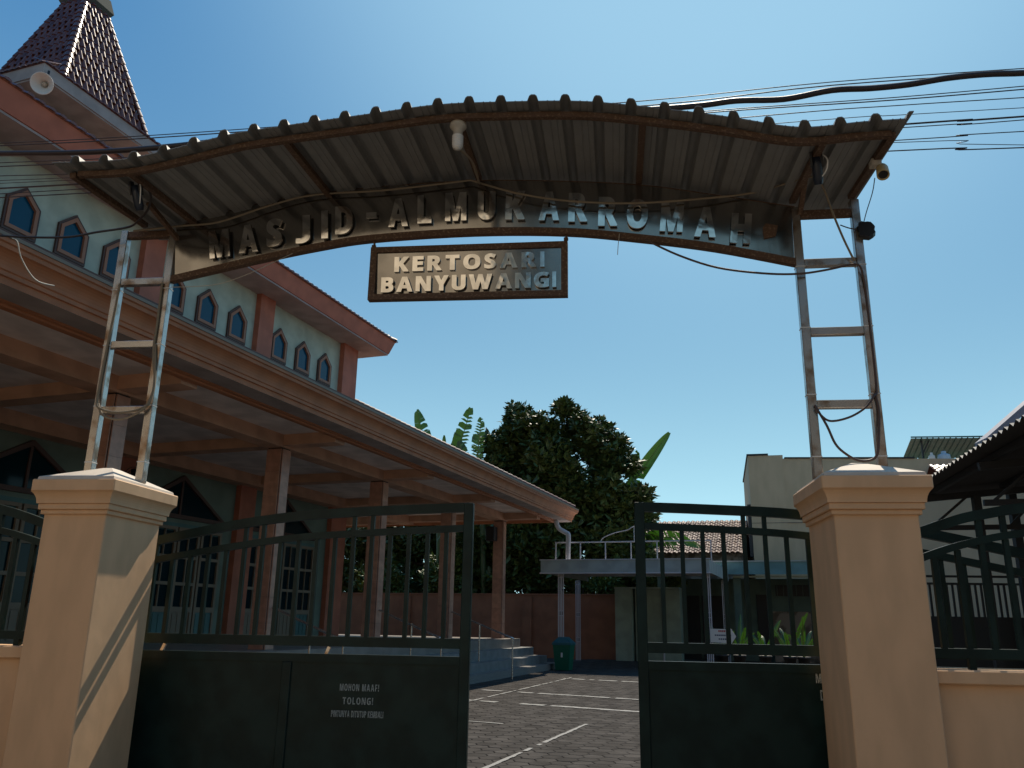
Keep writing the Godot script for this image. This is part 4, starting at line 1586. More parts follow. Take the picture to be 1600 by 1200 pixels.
func greenery() -> void:
	mat("midrib", Color(0.16, 0.20, 0.05), 0.5)
	var big := leaf_cluster(0.36, 11, Color(0.07, 0.10, 0.026), 5)
	var small := leaf_cluster(0.2, 9, Color(0.06, 0.09, 0.022), 9)
	var bright := leaf_cluster(0.22, 9, Color(0.11, 0.15, 0.035), 12)
	tree("broadleaf_tree", "big dense dark green tree behind the orange wall, rounded top", W(-9.3, 0, 33.5), 6.5, 0.22, [
		[W(-11.5, 10.1, 33.3), V(0.55, 0.7, 0.7)], [W(-9.2, 9.9, 33.4), V(0.75, 0.7, 0.8)], [W(-10.2, 8.9, 33.2), V(1.7, 1.0, 1.5)], [W(-12.0, 8.7, 33.2), V(1.0, 1.1, 1.3)], [W(-8.0, 8.8, 33.3), V(1.0, 0.95, 1.2)],
		[W(-7.2, 7.8, 33.1), V(0.8, 0.9, 1.1)], [W(-9.6, 7.4, 32.8), V(2.1, 1.5, 1.7)], [W(-12.1, 7.0, 32.9), V(1.4, 1.3, 1.5)], [W(-7.6, 6.5, 32.8), V(1.2, 1.3, 1.4)], [W(-6.4, 6.2, 32.5), V(0.8, 0.75, 0.9)],
		[W(-9.4, 5.6, 32.5), V(2.5, 1.5, 1.7)], [W(-12.2, 5.4, 32.8), V(1.6, 1.4, 1.5)], [W(-6.6, 4.9, 32.5), V(1.1, 1.1, 1.2)],
		[W(-8.6, 4.0, 32.2), V(2.4, 1.4, 1.4)], [W(-11.4, 3.9, 32.4), V(1.9, 1.5, 1.4)], [W(-6.6, 3.8, 32.3), V(1.1, 1.0, 1.1)], [W(-9.0, 2.9, 32.0), V(2.4, 0.9, 0.8)], [W(-12.0, 2.8, 32.0), V(1.8, 0.9, 0.8)], [W(-6.4, 2.9, 32.2), V(1.2, 0.8, 0.8)], [W(-10.5, 2.8, 31.7), V(1.3, 0.7, 0.5)], [W(-13.6, 2.8, 31.7), V(1.0, 0.6, 0.5)]], 7400, big, 101)
	tree("shade_tree", "dark tree seen under the porch roof behind the orange wall", W(-15.2, 0, 34.2), 4.5, 0.18, [
		[W(-14.4, 4.6, 33.8), V(2.0, 1.6, 1.6)], [W(-16.6, 4.3, 34.2), V(2.0, 1.7, 1.6)], [W(-18.8, 4.6, 34.8), V(1.9, 1.7, 1.6)], [W(-13.2, 3.4, 33.2), V(1.4, 1.2, 1.2)], [W(-21.0, 4.5, 35.2), V(1.9, 1.8, 1.5)], [W(-15.5, 6.2, 34.4), V(1.8, 1.3, 1.4)], [W(-14.6, 2.7, 32.6), V(1.9, 0.9, 0.7)], [W(-17.6, 2.7, 32.8), V(1.9, 0.9, 0.7)], [W(-20.4, 2.9, 33.2), V(1.9, 1.0, 0.7)]], 3900, big, 121)
	var spots := [[-16.9, 31.6, 2.4, 0.85, "light green shrub above the orange wall, seen between two porch columns, left one"], [-14.1, 31.5, 2.9, 1.0, "light green shrub above the orange wall, seen between two porch columns, right one"]]
	for s in spots:
		var t := thing("wall_shrub", s[4], "shrub", "", W(s[0], 0, s[1]), MY)
		var st := sf(true)
		for k in 5: cable(st, [W(s[0], 0, s[1]), W(s[0] + 0.2 * (k - 2), s[2] * 0.6, s[1] - 0.1), W(s[0] + 0.35 * (k - 2), s[2], s[1] - 0.2)], 0.03, 5)
		put(st, "stems", MT.bark, t)
		crown(t, "foliage", [[W(s[0], s[2], s[1] - 0.2), V(s[3], 0.8, 0.6)], [W(s[0] + 0.4, s[2] + 0.7, s[1] - 0.1), V(s[3] * 0.7, 0.6, 0.5)], [W(s[0] - 0.3, s[2] + 0.3, s[1]), V(s[3], 0.7, 0.5)]], 520, bright, int(s[1] * 10 + s[0]))
	var t2 := thing("wall_creeper", "leafy climber over the orange wall under the carport", "plant", "", W(-7.4, 0, 31.2), MY)
	var st2 := sf(true)
	for k in 6: cable(st2, [W(-8.2 + 0.4 * k, 0, 31.3), W(-8.1 + 0.4 * k, 2.7, 31.0)], 0.025, 5)
	put(st2, "stems", MT.bark, t2)
	crown(t2, "foliage", [[W(-7.3, 2.75, 30.9), V(0.5, 0.4, 0.3)], [W(-5.6, 2.95, 31.2), V(0.6, 0.35, 0.35)], [W(-4.9, 2.9, 31.4), V(0.6, 0.4, 0.4)], [W(-8.2, 2.9, 31.2), V(0.7, 0.5, 0.4)]], 330, bright, 77)
	for k in 3: banana_leaf(t2, W(-7.6 + 0.4 * k, 2.4, 31.0), V(-0.3 + 0.35 * k, 0.9, 0.25).normalized(), 0.9, 0.16, 0.5, 0.0, 300 + k)
	# banana plants: each leaf a part
	var B := [
		["banana_plant", "banana plant with two tall torn leaves behind the porch roof, leftmost", W(-14.3, 0, 31.5), [
			[W(-14.55, 6.8, 31.5), V(-0.30, 1, 0.05), 3.6, 0.34, 0.02, 0.25], [W(-14.1, 6.7, 31.5), V(0.30, 1, 0.0), 3.5, 0.36, -0.02, 0.55], [W(-14.3, 6.9, 31.5), V(0.0, 1, 0.0), 2.1, 0.14, 0.0, 0.0], [W(-14.2, 6.5, 31.4), V(0.75, 0.75, 0.1), 2.3, 0.35, 0.55, 0.35], [W(-14.4, 6.3, 31.5), V(-0.8, 0.6, 0.1), 2.3, 0.35, 0.5, 0.35]]],
		["banana_plant", "banana plant with ragged drooping leaves left of the big tree", W(-12.4, 0, 31.6), [
			[W(-12.7, 7.0, 31.2), V(0.08, 1, 0.0), 2.6, 0.28, 0.0, 0.7], [W(-13.0, 7.0, 31.2), V(-0.25, 1, 0.0), 1.9, 0.26, 0.1, 0.1], [W(-12.8, 6.7, 31.0), V(0.75, 0.8, 0.15), 2.9, 0.42, 0.7, 0.4], [W(-12.8, 6.6, 31.0), V(-0.7, 0.8, 0.2), 2.7, 0.42, 0.7, 0.4], [W(-12.3, 5.2, 31.4), V(0.5, 0.5, 0.6), 2.2, 0.38, 0.9, 0.3], [W(-12.9, 5.0, 31.4), V(-0.3, 0.6, 0.6), 2.2, 0.38, 0.9, 0.3]]],
		["banana_plant", "banana plant with one long green leaf leaning right of the big tree", W(-6.9, 0, 34.4), [
			[W(-7.75, 5.5, 34.2), V(0.60, 0.95, 0.0), 4.9, 0.27, 0.10, 0.08], [W(-7.1, 6.0, 34.4), V(0.22, 1, 0.0), 2.6, 0.24, 0.02, 0.75], [W(-7.6, 6.6, 34.4), V(-0.12, 1, 0.0), 3.2, 0.30, 0.0, 0.2], [W(-6.7, 4.2, 33.8), V(1.0, 0.75, 0.1), 3.4, 0.42, 0.55, 0.3], [W(-6.8, 4.6, 34.0), V(0.8, 0.5, 0.5), 2.6, 0.4, 0.6, 0.2]]]]
	var idx := 0
	for b in B:
		var t := thing(b[0], b[1], "banana plant", "banana plants behind the yard wall", b[2], MY)
		var st := sf(true)
		var at: Vector3 = b[2]
		cable(st, smooth_line([at, at + V(0.05, 2.5, 0), at + V(-0.05, 5.0, 0), at + V(-0.1, 6.3, 0)], 3), 0.13, 9)
		put(st, "stem", MT.banana, t)
		for l in b[3]:
			idx += 1
			banana_leaf(t, l[0], l[1].normalized(), l[2], l[3], l[4], l[5], 40 + idx)
	# potted plants before the veranda
	var pots := [[-2.72, 1.0, "short potted plant beside the arrow sign"], [-2.2, 1.15, "potted plant with a drooping pale leaf right of the arrow sign"], [-1.45, 1.0, "potted plant with one upright bright leaf before the veranda"], [-0.75, 1.2, "tall potted plant with a bright fan leaf before the veranda"], [-0.35, 1.1, "potted plant nearest the right gate pillar"]]
	for i in pots.size():
		var p: Array = pots[i]
		var at := W(p[0], 0.14, 27.2)
		var t := thing("potted_plant", p[2], "plant", "potted plants before the veranda", at, MY)
		var st := sf(true)
		lathe(st, [Vector2(0.0, 0.0), Vector2(0.13, 0.0), Vector2(0.18, 0.34), Vector2(0.2, 0.34), Vector2(0.2, 0.4), Vector2(0.17, 0.4), Vector2(0.0, 0.36)], at, Vector3.UP, 14)
		put(st, "pot", MT.shed_steel, t)
		for k in 5:
			var a := TAU * k / 5.0 + i
			var d := V(cos(a) * 0.4, 1.0 - 0.06 * (k % 3), sin(a) * 0.4).normalized()
			banana_leaf(t, at + V(0, 0.36, 0), d, p[1] * (1.05 + 0.16 * (k % 4)), 0.065, 0.22 + 0.12 * (k % 3), 0.1, 500 + i * 10 + k)

# ------------------------------------------------------------------ right of the gate
func right_side() -> void:
	frame(0.0)
	var t := thing("grey_building", "plain grey rendered building with a stepped parapet behind the veranda", "building", "", V(8, 0, -42), -0.12)
	var st := sf()
	box(st, V(1.51, 0, -46), V(3.03, 8.80, -38.46))
	put(st, "end_wall", MT.concrete, t)
	st = sf()
	hexa(st, [V(3.03, 0, -46), V(17, 0, -46), V(17, 0, -38.5), V(3.03, 0, -38.5), V(3.03, 8.64, -46), V(17, 8.22, -46), V(17, 8.22, -38.5), V(3.03, 8.64, -38.5)])
	put(st, "wall", MT.concrete, t)
	st = sf()
	box(st, V(1.46, 8.80, -46.1), V(2.4, 8.88, -38.41))
	put(st, "coping", MT.shed_steel, t)
	st = sf()
	hexa(st, [V(3.1, 8.64, -46), V(8.5, 8.48, -46), V(8.5, 8.48, -38.45), V(3.1, 8.64, -38.45), V(3.1, 8.70, -46), V(8.5, 8.54, -46), V(8.5, 8.54, -38.45), V(3.1, 8.70, -38.45)])
	put(st, "coping", MT.shed_steel, t)
	st = sf()
	box(st, V(1.36, 4.3, -38.9), V(1.505, 6.6, -38.5))
	put(st, "side_box", MT.shed_steel, t)
	for y in [2.9, 5.75]:
		st = sf()
		box(st, V(1.515, y, -38.475), V(16.9, y + 0.02, -38.455))
		put(st, "render_joint", MT.shed_steel, t)
	FY = 0.0
	t = thing("rooftop_shelter", "teal corrugated lean-to roof on top of the grey building", "roof", "", V(16, 8.7, -46))
	st = sf()
	var x := 14.15
	while x < 20.0:
		for q in [[0.0, 0.0, 0.18, 0.0], [0.18, 0.0, 0.22, 0.05], [0.22, 0.05, 0.26, 0.0]]:
			quad(st, V(x + q[0], 10.07 + q[1], -40.5), V(x + q[2], 10.07 + q[3], -40.5), V(x + q[2] + 0.7, 9.74 + q[3], -44.0), V(x + q[0] + 0.7, 9.74 + q[1], -44.0))
		x += 0.26
	box(st, V(14.15, 10.10, -40.52), V(20.0, 10.16, -40.46))
	put(st, "sheet", MT.teal_sheet, t)
	for p in [[14.75, -40.9], [18.6, -40.9]]:
		st = sf()
		bar(st, V(p[0], 8.5, p[1]), V(p[0], 10.05, p[1]), 0.07, 0.07)
		bar(st, V(p[0], 9.4, p[1]), V(p[0] + 0.35, 10.05, p[1]), 0.06, 0.06)
		put(st, "post", MT.shed_steel, t)
	for k in [[14.95, 0.15, 0.72, "small white water drum on the grey building", MT.white], [15.5, 0.28, 0.78, "pale blue water tank on the grey building", MT.tank]]:
		var d := thing("water_tank", k[3], "water tank", "", V(k[0], 8.58, -40.4))
		st = sf(true)
		lathe(st, [Vector2(k[1] * 0.96, 0.0), Vector2(k[1], 0.1), Vector2(k[1], k[2] * 0.7), Vector2(k[1] * 0.94, k[2] * 0.85), Vector2(0.0, k[2])], V(k[0], 8.58, -40.4), Vector3.UP, 20)
		put(st, "shell", k[4], d)
		st = sf(true)
		lathe(st, [Vector2(k[1] * 0.4, k[2] * 0.9), Vector2(k[1] * 0.4, k[2] + 0.05), Vector2(0.0, k[2] + 0.06)], V(k[0], 8.58, -40.4), Vector3.UP, 14)
		put(st, "lid", k[4], d)
	t = thing("red_roof_house", "small strip of dark red tiled roof below the lean-to", "house", "", V(14.5, 0, -35))
	st = sf()
	box(st, V(13.6, 0, -37.9), V(22, 6.9, -34.8))
	put(st, "wall", MT.render_wall, t)
	st = sf()
	quad(st, V(13.4, 6.9, -34.5), V(22.2, 6.9, -34.5), V(22.2, 8.05, -36.6), V(13.4, 8.05, -36.6))
	quad(st, V(13.4, 8.05, -36.6), V(22.2, 8.05, -36.6), V(22.2, 7.0, -37.95), V(13.4, 7.0, -37.95))
	put(st, "roof", MT.tile_b, t)
	var tm := tile_mesh(0.26, 0.36)
	var down := (V(0, 6.9, -34.5) - V(0, 8.05, -36.6)).normalized()
	var nrm := V(0, 1, 0) - down * down.y
	nrm = nrm.normalized()
	var mm := MultiMesh.new()
	mm.transform_format = MultiMesh.TRANSFORM_3D
	mm.mesh = tm
	mm.instance_count = 8 * 34
	for r in 8:
		for c in 34:
			mm.set_instance_transform(r * 34 + c, Transform3D(Basis(V(1, 0, 0), nrm, down) * Basis.from_euler(V(rng.randf_range(-0.05, 0.05), 0, rng.randf_range(-0.05, 0.05))), V(13.5 + 0.255 * c, 6.9, -34.5) - down * (0.12 + 0.3 * r) + nrm * 0.03 - OFF))
	var mi := MultiMeshInstance3D.new()
	mi.name = "roof_tiles"
	mi.multimesh = mm
	mi.material_override = MT.tile_b
	stuff(mi)
	t.add_child(mi, true)

	# the dark parking shed: corrugated sheets on steel
	var SY := deg_to_rad(-5.8)     # it runs a little askew of the gate
	var e0 := V(3.757, 3.2, -10.247)
	t = thing("parking_shed", "dark corrugated parking shed roof on steel posts right of the gate", "shed", "", V(3.757, 0, -10.247), 0.0)
	var ax := (V(3.757, 0, -10.247) - V(3.45, 0, -7.22)).normalized()      # away from the street
	var sd := V(-ax.z, 0, ax.x)
	if sd.x < 0: sd = -sd
	var q := -5.2
	var rise := 0.085
	var wid := 7.5
	var idx := 0
	while q < 1.2:
		st = sf()
		var n := 14
		for k in n:
			var a := q + 1.06 * k / n
			var b := q + 1.06 * (k + 1) / n
			var ya := 0.022 * (1.0 if k % 2 else -1.0)
			var P := func(s: float, w: float, y: float) -> Vector3: return e0 + ax * s + sd * w + V(0, y + w * rise, 0)
			quad(st, P.call(a, 0.0, ya), P.call(b, 0.0, -ya), P.call(b, wid, -ya), P.call(a, wid, ya))
			quad(st, P.call(a, 0.0, ya + 0.006), P.call(b, 0.0, -ya + 0.006), P.call(b, wid, -ya + 0.006), P.call(a, wid, ya + 0.006))
			quad(st, P.call(a, 0.0, ya), P.call(b, 0.0, -ya), P.call(b, 0.0, -ya + 0.006), P.call(a, 0.0, ya + 0.006))
		put(st, "roof_sheet", MT.shed_sheet, t)
		q += 1.06
		idx += 1
	for k in 9:
		st = sf()
		var w := 0.25 + 0.85 * k
		bar(st, e0 + ax * -5.1 + sd * w + V(0, w * rise - 0.06, 0), e0 + ax * 1.1 + sd * w + V(0, w * rise - 0.06, 0), 0.05, 0.07)
		put(st, "purlin", MT.shed_steel, t)
	for s in [-4.0, -1.4, 1.0]:
		st = sf()
		bar(st, e0 + ax * s + sd * 0.1 + V(0, -0.13, 0), e0 + ax * s + sd * wid + V(0, wid * rise - 0.13, 0), 0.06, 0.08)
		bar(st, e0 + ax * s + sd * 0.1 + V(0, -0.5, 0), e0 + ax * s + sd * wid + V(0, -0.45, 0), 0.05, 0.06)
		for k in 8:
			bar(st, e0 + ax * s + sd * (0.2 + 0.9 * k) + V(0, -0.48, 0), e0 + ax * s + sd * (0.65 + 0.9 * k) + V(0, 0.09 * k * 0.8 - 0.1, 0), 0.03, 0.03)
		put(st, "truss", MT.shed_steel, t)
		for w in [0.75, 6.8]:
			st = sf()
			var p: Vector3 = e0 + ax * s + sd * w
			bar(st, V(p.x, 0.1, p.z), V(p.x, 3.1, p.z), 0.09, 0.09)
			put(st, "post", MT.shed_steel, t)
	t = thing("upper_roof", "purple grey roof edge above the parking shed at the right edge", "roof", "", V(6.0, 4, -13.0))
	st = sf()
	hexa(st, [V(5.2, 3.92, -12.4), V(8.6, 6.72, -12.4), V(8.6, 6.72, -12), V(5.2, 3.92, -12), V(5.2, 4.04, -12.4), V(8.6, 6.86, -12.4), V(8.6, 6.86, -12), V(5.2, 4.04, -12)])
	put(st, "sheet", MT.grey_roof, t)
	for p in [V(5.5, 0, -12.2), V(8.4, 0, -12.2)]:
		st = sf()
		bar(st, p, p + V(0, 4.15 if p.x < 6 else 6.5, 0), 0.1, 0.1)
		put(st, "post", MT.shed_steel, t)
	# what shows through it: pale wall behind a black railing on a low black wall
	t = thing("pale_side_wall", "pale grey wall far under the parking shed", "wall", "", V(10, 0.1, -19))
	st = sf()
	box(st, V(6.2, 0.1, -19.2), V(16, 4.6, -19.0))
	put(st, "wall", MT.concrete, t)
	st = sf()
	box(st, V(9.1, 2.0, -18.99), V(9.8, 2.9, -18.96))
	put(st, "window", MT.dark, t)
	t = thing("side_railing", "black railing on a low dark wall under the parking shed", "fence", "", V(7, 0.1, -12.4))
	st = sf()
	box(st, V(4.1, 0.1, -12.5), V(12, 1.62, -12.35))
	put(st, "low_wall", MT.shed_steel, t)
	for y in [2.06, 2.16]:
		st = sf()
		bar(st, V(4.1, y, -12.42), V(12, y, -12.42), 0.04, 0.03)
		put(st, "rail", MT.shed_steel, t)
	x = 4.2
	while x < 10.0:
		st = sf()
		bar(st, V(x, 1.62, -12.42), V(x, 2.06, -12.42), 0.025, 0.025)
		put(st, "bar", MT.shed_steel, t)
		x += 0.075

# ------------------------------------------------------------------ behind the camera, mirrored in the steel
func across_the_street() -> void:
	var t := thing("street_house", "tall beige house across the street, left", "house", "", V(-11, 0, 11.5))
	var st := sf()
	box(st, V(-20, 0, 7), V(-2.5, 9.4, 16))
	put(st, "wall", MT.house_beige, t)
	st = sf()
	frust(st, rect(-20.4, -2.1, 6.6, 16.4), 9.4, rect(-15, -7, 11.2, 11.8), 11.6)
	put(st, "roof", MT.tile_old, t)
	for x in [-18.0, -14.4, -10.8]:
		for y in [1.2, 4.2, 7.0]:
			st = sf()
			ringp(st, Transform3D(Basis(V(1, 0, 0), V(0, 1, 0), V(0, 0, -1)), V(x, y, 7)), pv([0, 0, 1.3, 0, 1.3, 1.6, 0, 1.6]), pv([0.1, 0.1, 1.2, 0.1, 1.2, 1.5, 0.1, 1.5]), -0.02, 0.05)
			var w := put(st, "window", MT.cream, t)
			st = sf()
			box(st, V(x + 0.1, y + 0.1, 6.985), V(x + 1.2, y + 1.5, 6.992))
			put(st, "pane", MT.glass_dark, w)
	t = thing("street_house", "tall brown house across the street, right", "house", "", V(11, 0, 12))
	st = sf()
	box(st, V(4.0, 0, 7.6), V(19, 8.8, 16))
	put(st, "wall", MT.house_brown, t)
	st = sf()
	frust(st, rect(3.6, 19.4, 7.2, 16.4), 8.8, rect(8, 15, 11.6, 12), 11.0)
	put(st, "roof", MT.tile_old, t)
	t = thing("street_wall", "long low wall across the street", "wall", "", V(12, 0, 7.4))
	st = sf()
	box(st, V(-2.4, 0, 7.3), V(34, 2.6, 7.5))
	put(st, "wall", MT.house_brown, t)

# ------------------------------------------------------------------ lamps, cameras and wires
func wire(called: String, label: String, m: Material, r: float, lines: Array) -> void:
	var first: Vector3 = lines[0][0]
	var t := thing(called, label, "cable", "", first)
	for l in lines:
		var st := sf(true)
		cable(st, smooth_line(l, 5), r)
		put(st, "strand", m, t)

func fittings() -> void:
	frame(0.0)
	var st: SurfaceTool
	var lp := V(-0.9, 4.40, -4.32)
	var t := thing("lamp_holder", "white lamp holder with a ribbed bulb under the middle of the canopy", "lamp", "", lp)
	st = sf(true)
	lathe(st, [Vector2(0.0, 0.0), Vector2(0.05, 0.0), Vector2(0.052, -0.02), Vector2(0.04, -0.034), Vector2(0.03, -0.045), Vector2(0.026, -0.08), Vector2(0.0, -0.08)], lp, Vector3.UP, 18)
	put(st, "holder", MT.old_white, t)
	st = sf(true)
	var pr := [Vector2(0.014, -0.075)]
	for k in 25:
		var q := k / 24.0
		pr.append(Vector2(0.031 + (0.0035 if k % 4 < 2 else -0.002) - 0.010 * pow(q, 6.0), -0.085 - 0.085 * q))
	pr.append(Vector2(0.0, -0.175))
	lathe(st, pr, lp, Vector3.UP, 18)
	put(st, "bulb", MT.white, t)
	wire("lamp_wire", "brown lamp wire strung along the top of the arched sign", MT.rope, 0.007, [
		[V(-3.417, 4.158, -5.05), V(-3.054, 4.182, -5.05), V(-2.765, 4.194, -5.04), V(-2.395, 4.307, -5.04), V(-2.071, 4.375, -5.04), V(-1.559, 4.385, -5.04), V(-0.946, 4.425, -5.03)],
		[V(-0.943, 4.425, -5.03), V(-0.651, 4.312, -5.02), V(-0.344, 4.238, -5.02), V(-0.001, 4.196, -5.02), V(0.295, 4.186, -5.02), V(0.629, 4.198, -5.02), V(0.961, 4.226, -5.02), V(1.207, 4.19, -4.8)],
		[V(1.207, 4.19, -4.8), V(1.309, 4.22, -4.85), V(1.383, 4.18, -4.95), V(1.431, 4.056, -5.0), V(1.493, 3.873, -5.03), V(1.56, 3.74, -5.08)],
		[V(-0.9, 4.235, -4.32), V(-0.875, 4.27, -4.45), V(-0.862, 4.31, -4.6), V(-0.865, 4.33, -4.8), V(-0.88, 4.39, -5.02)],
		[V(-0.905, 4.25, -4.32), V(-0.865, 4.25, -4.42), V(-0.855, 4.30, -4.6), V(-0.868, 4.36, -4.85), V(-0.89, 4.40, -5.02)]])
	wire("sagging_cable", "dark cable sagging from the lower right end of the arched sign to the right post", MT.rubber_brown, 0.007, [
		[V(0.247, 3.945, -5.085), V(0.452, 3.82, -5.07), V(0.694, 3.718, -5.06), V(0.974, 3.667, -5.06), V(1.193, 3.654, -5.06), V(1.372, 3.674, -5.06), V(1.532, 3.708, -5.06)],
		[V(1.532, 3.708, -5.06), V(1.582, 3.697, -5.06), V(1.606, 3.621, -5.085), V(1.615, 3.412, -5.094), V(1.615, 2.912, -5.094), V(1.585, 2.839, -5.07), V(1.526, 2.764, -5.05), V(1.439, 2.709, -5.05), V(1.343, 2.682, -5.05), V(1.288, 2.695, -5.06), V(1.238, 2.768, -5.08)]])
	wire("loop_cable", "brown cable looping between the feet of the two right posts", MT.rubber_brown, 0.008, [
		[V(1.238, 2.79, -5.085), V(1.292, 2.655, -5.06), V(1.331, 2.544, -5.06), V(1.381, 2.485, -5.06), V(1.450, 2.442, -5.06), V(1.523, 2.441, -5.06), V(1.567, 2.479, -5.06), V(1.590, 2.592, -5.07), V(1.610, 2.750, -5.085), V(1.599, 2.863, -5.088)]])
	wire("left_loop_cable", "grey brown cable looping between the two left posts", MT.rope, 0.0085, [
		[V(-3.479, 3.76, -5.08), V(-3.49, 3.574, -5.088), V(-3.505, 3.288, -5.088), V(-3.515, 3.010, -5.088), V(-3.503, 2.873, -5.07), V(-3.458, 2.832, -5.06), V(-3.371, 2.808, -5.06), V(-3.277, 2.807, -5.06), V(-3.187, 2.823, -5.06), V(-3.128, 2.862, -5.07), V(-3.11, 2.957, -5.08), V(-3.115, 3.048, -5.088), V(-3.14, 3.158, -5.088), V(-3.156, 3.279, -5.088), V(-3.155, 3.468, -5.088), V(-3.16, 3.758, -5.085)],
		[V(-3.500, 2.875, -5.08), V(-3.442, 2.791, -5.06), V(-3.344, 2.758, -5.06), V(-3.253, 2.770, -5.06), V(-3.167, 2.814, -5.06), V(-3.121, 2.876, -5.08)],
		[V(-3.15, 3.3, -5.092), V(-3.12, 3.1, -5.085), V(-3.105, 2.95, -5.07), V(-3.13, 2.85, -5.06)]])
	wire("thin_wire", "thin pale wire slung under the left end of the arched sign", MT.old_white, 0.0025, [
		[V(-3.102, 3.730, -5.10), V(-2.929, 3.724, -5.09), V(-2.740, 3.736, -5.09), V(-2.557, 3.793, -5.09), V(-2.377, 3.874, -5.09), V(-2.218, 3.955, -5.10)],
		[V(0.072, 4.002, -5.09), V(0.062, 3.927, -5.09), V(0.056, 3.848, -5.09)]])
	wire("drop_cable", "black cable coming from the left edge to the left end of the canopy", MT.rubber, 0.008, [
		[V(-6.2, 4.5, -5.0), V(-5.4, 4.28, -4.99), V(-4.572, 4.169, -4.98), V(-4.411, 4.131, -4.98), V(-4.102, 4.103, -4.98), V(-3.851, 4.097, -4.98), V(-3.658, 4.124, -4.98), V(-3.417, 4.153, -4.98), V(-3.26, 4.13, -4.85), V(-3.10, 4.13, -4.7), V(-3.0, 4.16, -4.55), V(-3.02, 4.19, -4.45)]])
	# floodlights clipped under both ends of the canopy
	for f in [[V(-3.03, 4.15, -4.42), "dark floodlight clipped under the left end of the canopy"], [V(1.215, 4.13, -4.45), "dark floodlight clipped under the right end of the canopy"]]:
		var o: Vector3 = f[0]
		t = thing("clip_lamp", f[1], "lamp", "", o)
		st = sf(true)
		var ax := V(0.1, -0.85, -0.4).normalized()
		lathe(st, [Vector2(0.0, 0.0), Vector2(0.022, 0.0), Vector2(0.028, 0.05), Vector2(0.03, 0.13), Vector2(0.022, 0.16), Vector2(0.0, 0.16)], o, ax, 14)
		put(st, "housing", MT.blue_black, t)
		st = sf()
		bar(st, o + V(-0.03, 0.03, 0), o + ax * 0.06 + V(-0.03, 0, 0), 0.012, 0.03)
		bar(st, o + V(0.03, 0.03, 0), o + ax * 0.06 + V(0.03, 0, 0), 0.012, 0.03)
		put(st, "clip", MT.shed_steel, t)
		st = sf(true)
		cable(st, smooth_line([o + V(0.03, 0.02, 0), o + V(0.055, -0.03, 0.02), o + V(0.05, -0.09, 0.0), o + V(0.02, -0.12, -0.05)], 5), 0.004)
		put(st, "lead", MT.white, t)
	# camera at the right edge of the canopy and its black junction box
	var c := V(1.60, 4.13, -4.58)
	t = thing("security_camera", "yellowed security camera at the right edge of the canopy", "camera", "", c)
	st = sf(true)
	var ca := V(-0.15, -0.8, 0.5).normalized()
	var cb := c + V(0.02, -0.02, 0)
	lathe(st, [Vector2(0.0, -0.01), Vector2(0.028, -0.01), Vector2(0.034, 0.01), Vector2(0.036, 0.085), Vector2(0.033, 0.09), Vector2(0.029, 0.08), Vector2(0.0, 0.078)], cb, ca, 18)
	put(st, "body", MT.yellowed, t)
	st = sf(true)
	lathe(st, [Vector2(0.0, 0.082), Vector2(0.027, 0.080)], cb, ca, 16)
	put(st, "lens", MT.black_plastic, t)
	st = sf()
	bevel(st, c + V(-0.045, -0.01, -0.03), c + V(0.015, 0.035, 0.03), 0.006)
	put(st, "bracket", MT.old_white, t)
	t = thing("junction_box", "black box dangling beside the top of the right outer post", "box", "", V(1.67, 4.02, -5.06))
	st = sf()
	prism(st, Transform3D(Basis(Vector3.UP, -0.25), V(1.645, 3.945, -5.08)), pv([-0.035, -0.04, 0.02, -0.055, 0.045, -0.042, 0.06, -0.028, 0.052, -0.012, 0.06, 0.008, 0.052, 0.024, 0.038, 0.044, 0.018, 0.05, 0.0, 0.05, -0.014, 0.058, -0.035, 0.05, -0.038, 0.03]), -0.03, 0.035)
	put(st, "case", MT.black_plastic, t)
	st = sf(true)
	cable(st, smooth_line([V(1.60, 4.09, -4.66), V(1.618, 4.06, -4.78), V(1.635, 4.03, -4.98), V(1.637, 3.99, -5.07)], 5), 0.003)
	cable(st, smooth_line([V(1.5, 4.0, -5.09), V(1.55, 3.965, -5.07), V(1.62, 3.955, -5.08)], 5), 0.004)
	put(st, "lead", MT.rubber, t)

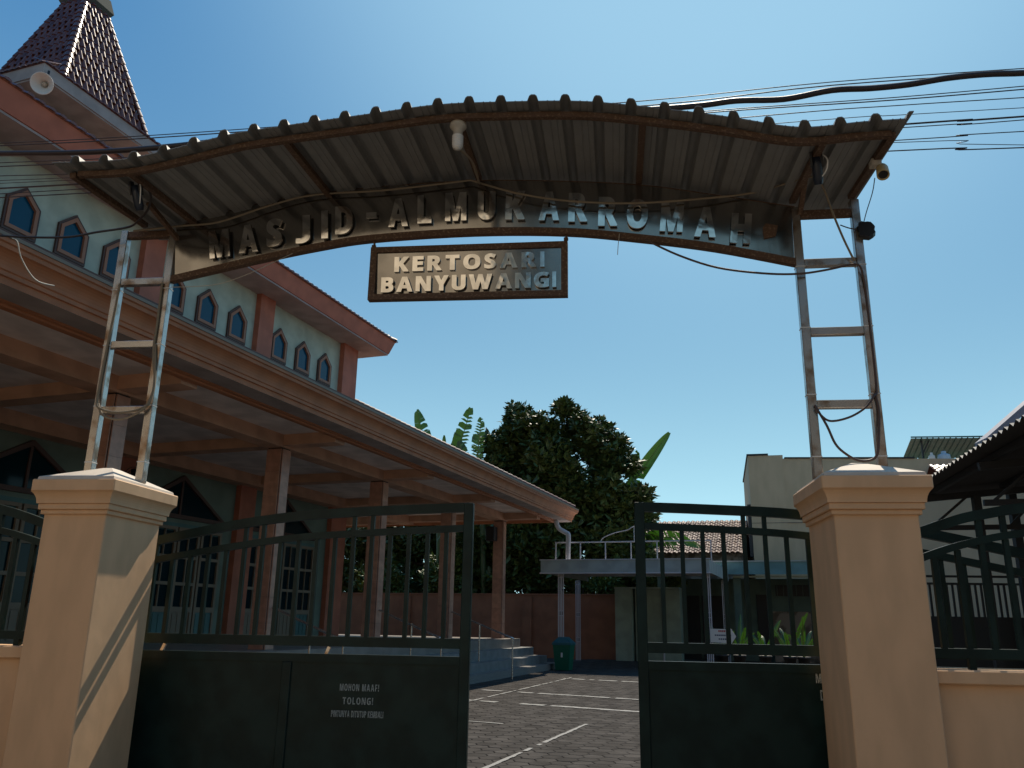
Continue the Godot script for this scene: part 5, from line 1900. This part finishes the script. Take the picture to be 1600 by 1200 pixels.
func overhead() -> void:
	frame(0.0)
	var big := [V(-9.0, 5.62, -5.9), V(-7.0, 5.50, -5.9), V(-5.644, 5.443, -5.9), V(-5.390, 5.428, -5.9), V(-4.613, 5.392, -5.9), V(-3.865, 5.399, -5.9), V(-2.713, 5.46, -5.9), V(-1.318, 5.47, -5.9), V(-0.249, 5.485, -5.9), V(0.680, 5.503, -5.9), V(1.035, 5.53, -5.9), V(1.408, 5.519, -5.9), V(1.781, 5.575, -5.9), V(2.073, 5.572, -5.9), V(2.363, 5.586, -5.9), V(2.654, 5.623, -5.9), V(2.939, 5.637, -5.9), V(3.218, 5.628, -5.9), V(3.588, 5.635, -5.9), V(6.0, 5.72, -5.9), V(9.0, 5.95, -5.9)]
	wire("cable_bundle", "thick twisted black overhead cable bundle passing behind the canopy", MT.rubber, 0.024, [big])
	var L := [
		["uppermost thin overhead wire above the cable bundle", 0.004, [V(-5.952, 5.741, -6.2), V(-4.207, 5.729, -6.2), V(-1.734, 5.762, -6.2), V(0.287, 5.786, -6.2), V(1.879, 5.862, -6.2), V(3.583, 5.883, -6.2)]],
		["second overhead wire, just above the cable bundle", 0.005, [V(-5.949, 5.727, -6.22), V(-4.205, 5.715, -6.22), V(-1.733, 5.749, -6.22), V(0.394, 5.754, -6.22), V(1.877, 5.844, -6.22), V(3.580, 5.859, -6.22)]],
		["first overhead wire below the cable bundle", 0.004, [V(-5.908, 5.533, -6.2), V(-3.742, 5.515, -6.2), V(-0.262, 5.621, -6.2), V(1.083, 5.657, -6.2), V(2.370, 5.679, -6.2), V(3.559, 5.722, -6.2)]],
		["second overhead wire below the cable bundle", 0.005, [V(-5.899, 5.492, -6.2), V(-3.738, 5.482, -6.2), V(-0.262, 5.590, -6.2), V(0.977, 5.639, -6.2), V(2.368, 5.655, -6.2), V(3.554, 5.692, -6.2)]],
		["third overhead wire below the cable bundle, right of the canopy", 0.004, [V(-5.9, 5.42, -6.24), V(-3.7, 5.40, -6.24), V(1.235, 5.573, -6.2), V(2.362, 5.601, -6.2), V(3.541, 5.610, -6.2)]],
		["fourth overhead wire below the cable bundle, very thin", 0.003, [V(-5.9, 5.38, -6.26), V(-3.7, 5.38, -6.26), V(1.592, 5.501, -6.2), V(2.352, 5.511, -6.2), V(3.527, 5.516, -6.2)]],
		["thicker overhead wire meeting the tip of the canopy", 0.0075, [V(-5.9, 5.30, -6.27), V(-3.7, 5.32, -6.27), V(2.343, 5.422, -6.2), V(2.837, 5.426, -6.2), V(3.515, 5.440, -6.2)]],
		["thin overhead wire just under the tip of the canopy", 0.004, [V(-5.9, 5.26, -6.2), V(-3.7, 5.28, -6.2), V(2.339, 5.392, -6.2), V(2.831, 5.390, -6.2), V(3.511, 5.411, -6.2)]],
		["overhead wire rising to the right below the canopy tip", 0.004, [V(-3.7, 5.22, -6.2), V(2.278, 5.278, -6.2), V(2.820, 5.297, -6.2), V(3.494, 5.301, -6.2)]],
		["overhead wire falling to the right below the canopy tip", 0.003, [V(-3.7, 5.36, -6.3), V(2.276, 5.260, -6.2), V(2.810, 5.216, -6.2), V(3.473, 5.164, -6.2)]],
		["lowest overhead wire at the right edge", 0.005, [V(-3.7, 5.18, -6.22), V(2.269, 5.196, -6.22), V(2.805, 5.176, -6.22), V(3.473, 5.164, -6.22)]]]
	for l in L:
		var pts: Array = l[2]
		var da: Vector3 = (pts[0] - pts[1]).normalized() * 1.2
		var db: Vector3 = (pts[-1] - pts[-2]).normalized() * 1.2
		var line := [pts[0] + da * 3, pts[0] + da * 2, pts[0] + da] + pts + [pts[-1] + db, pts[-1] + db * 2, pts[-1] + db * 3, pts[-1] + db * 4]
		wire("overhead_wire", l[0], MT.rubber, l[1], [line])
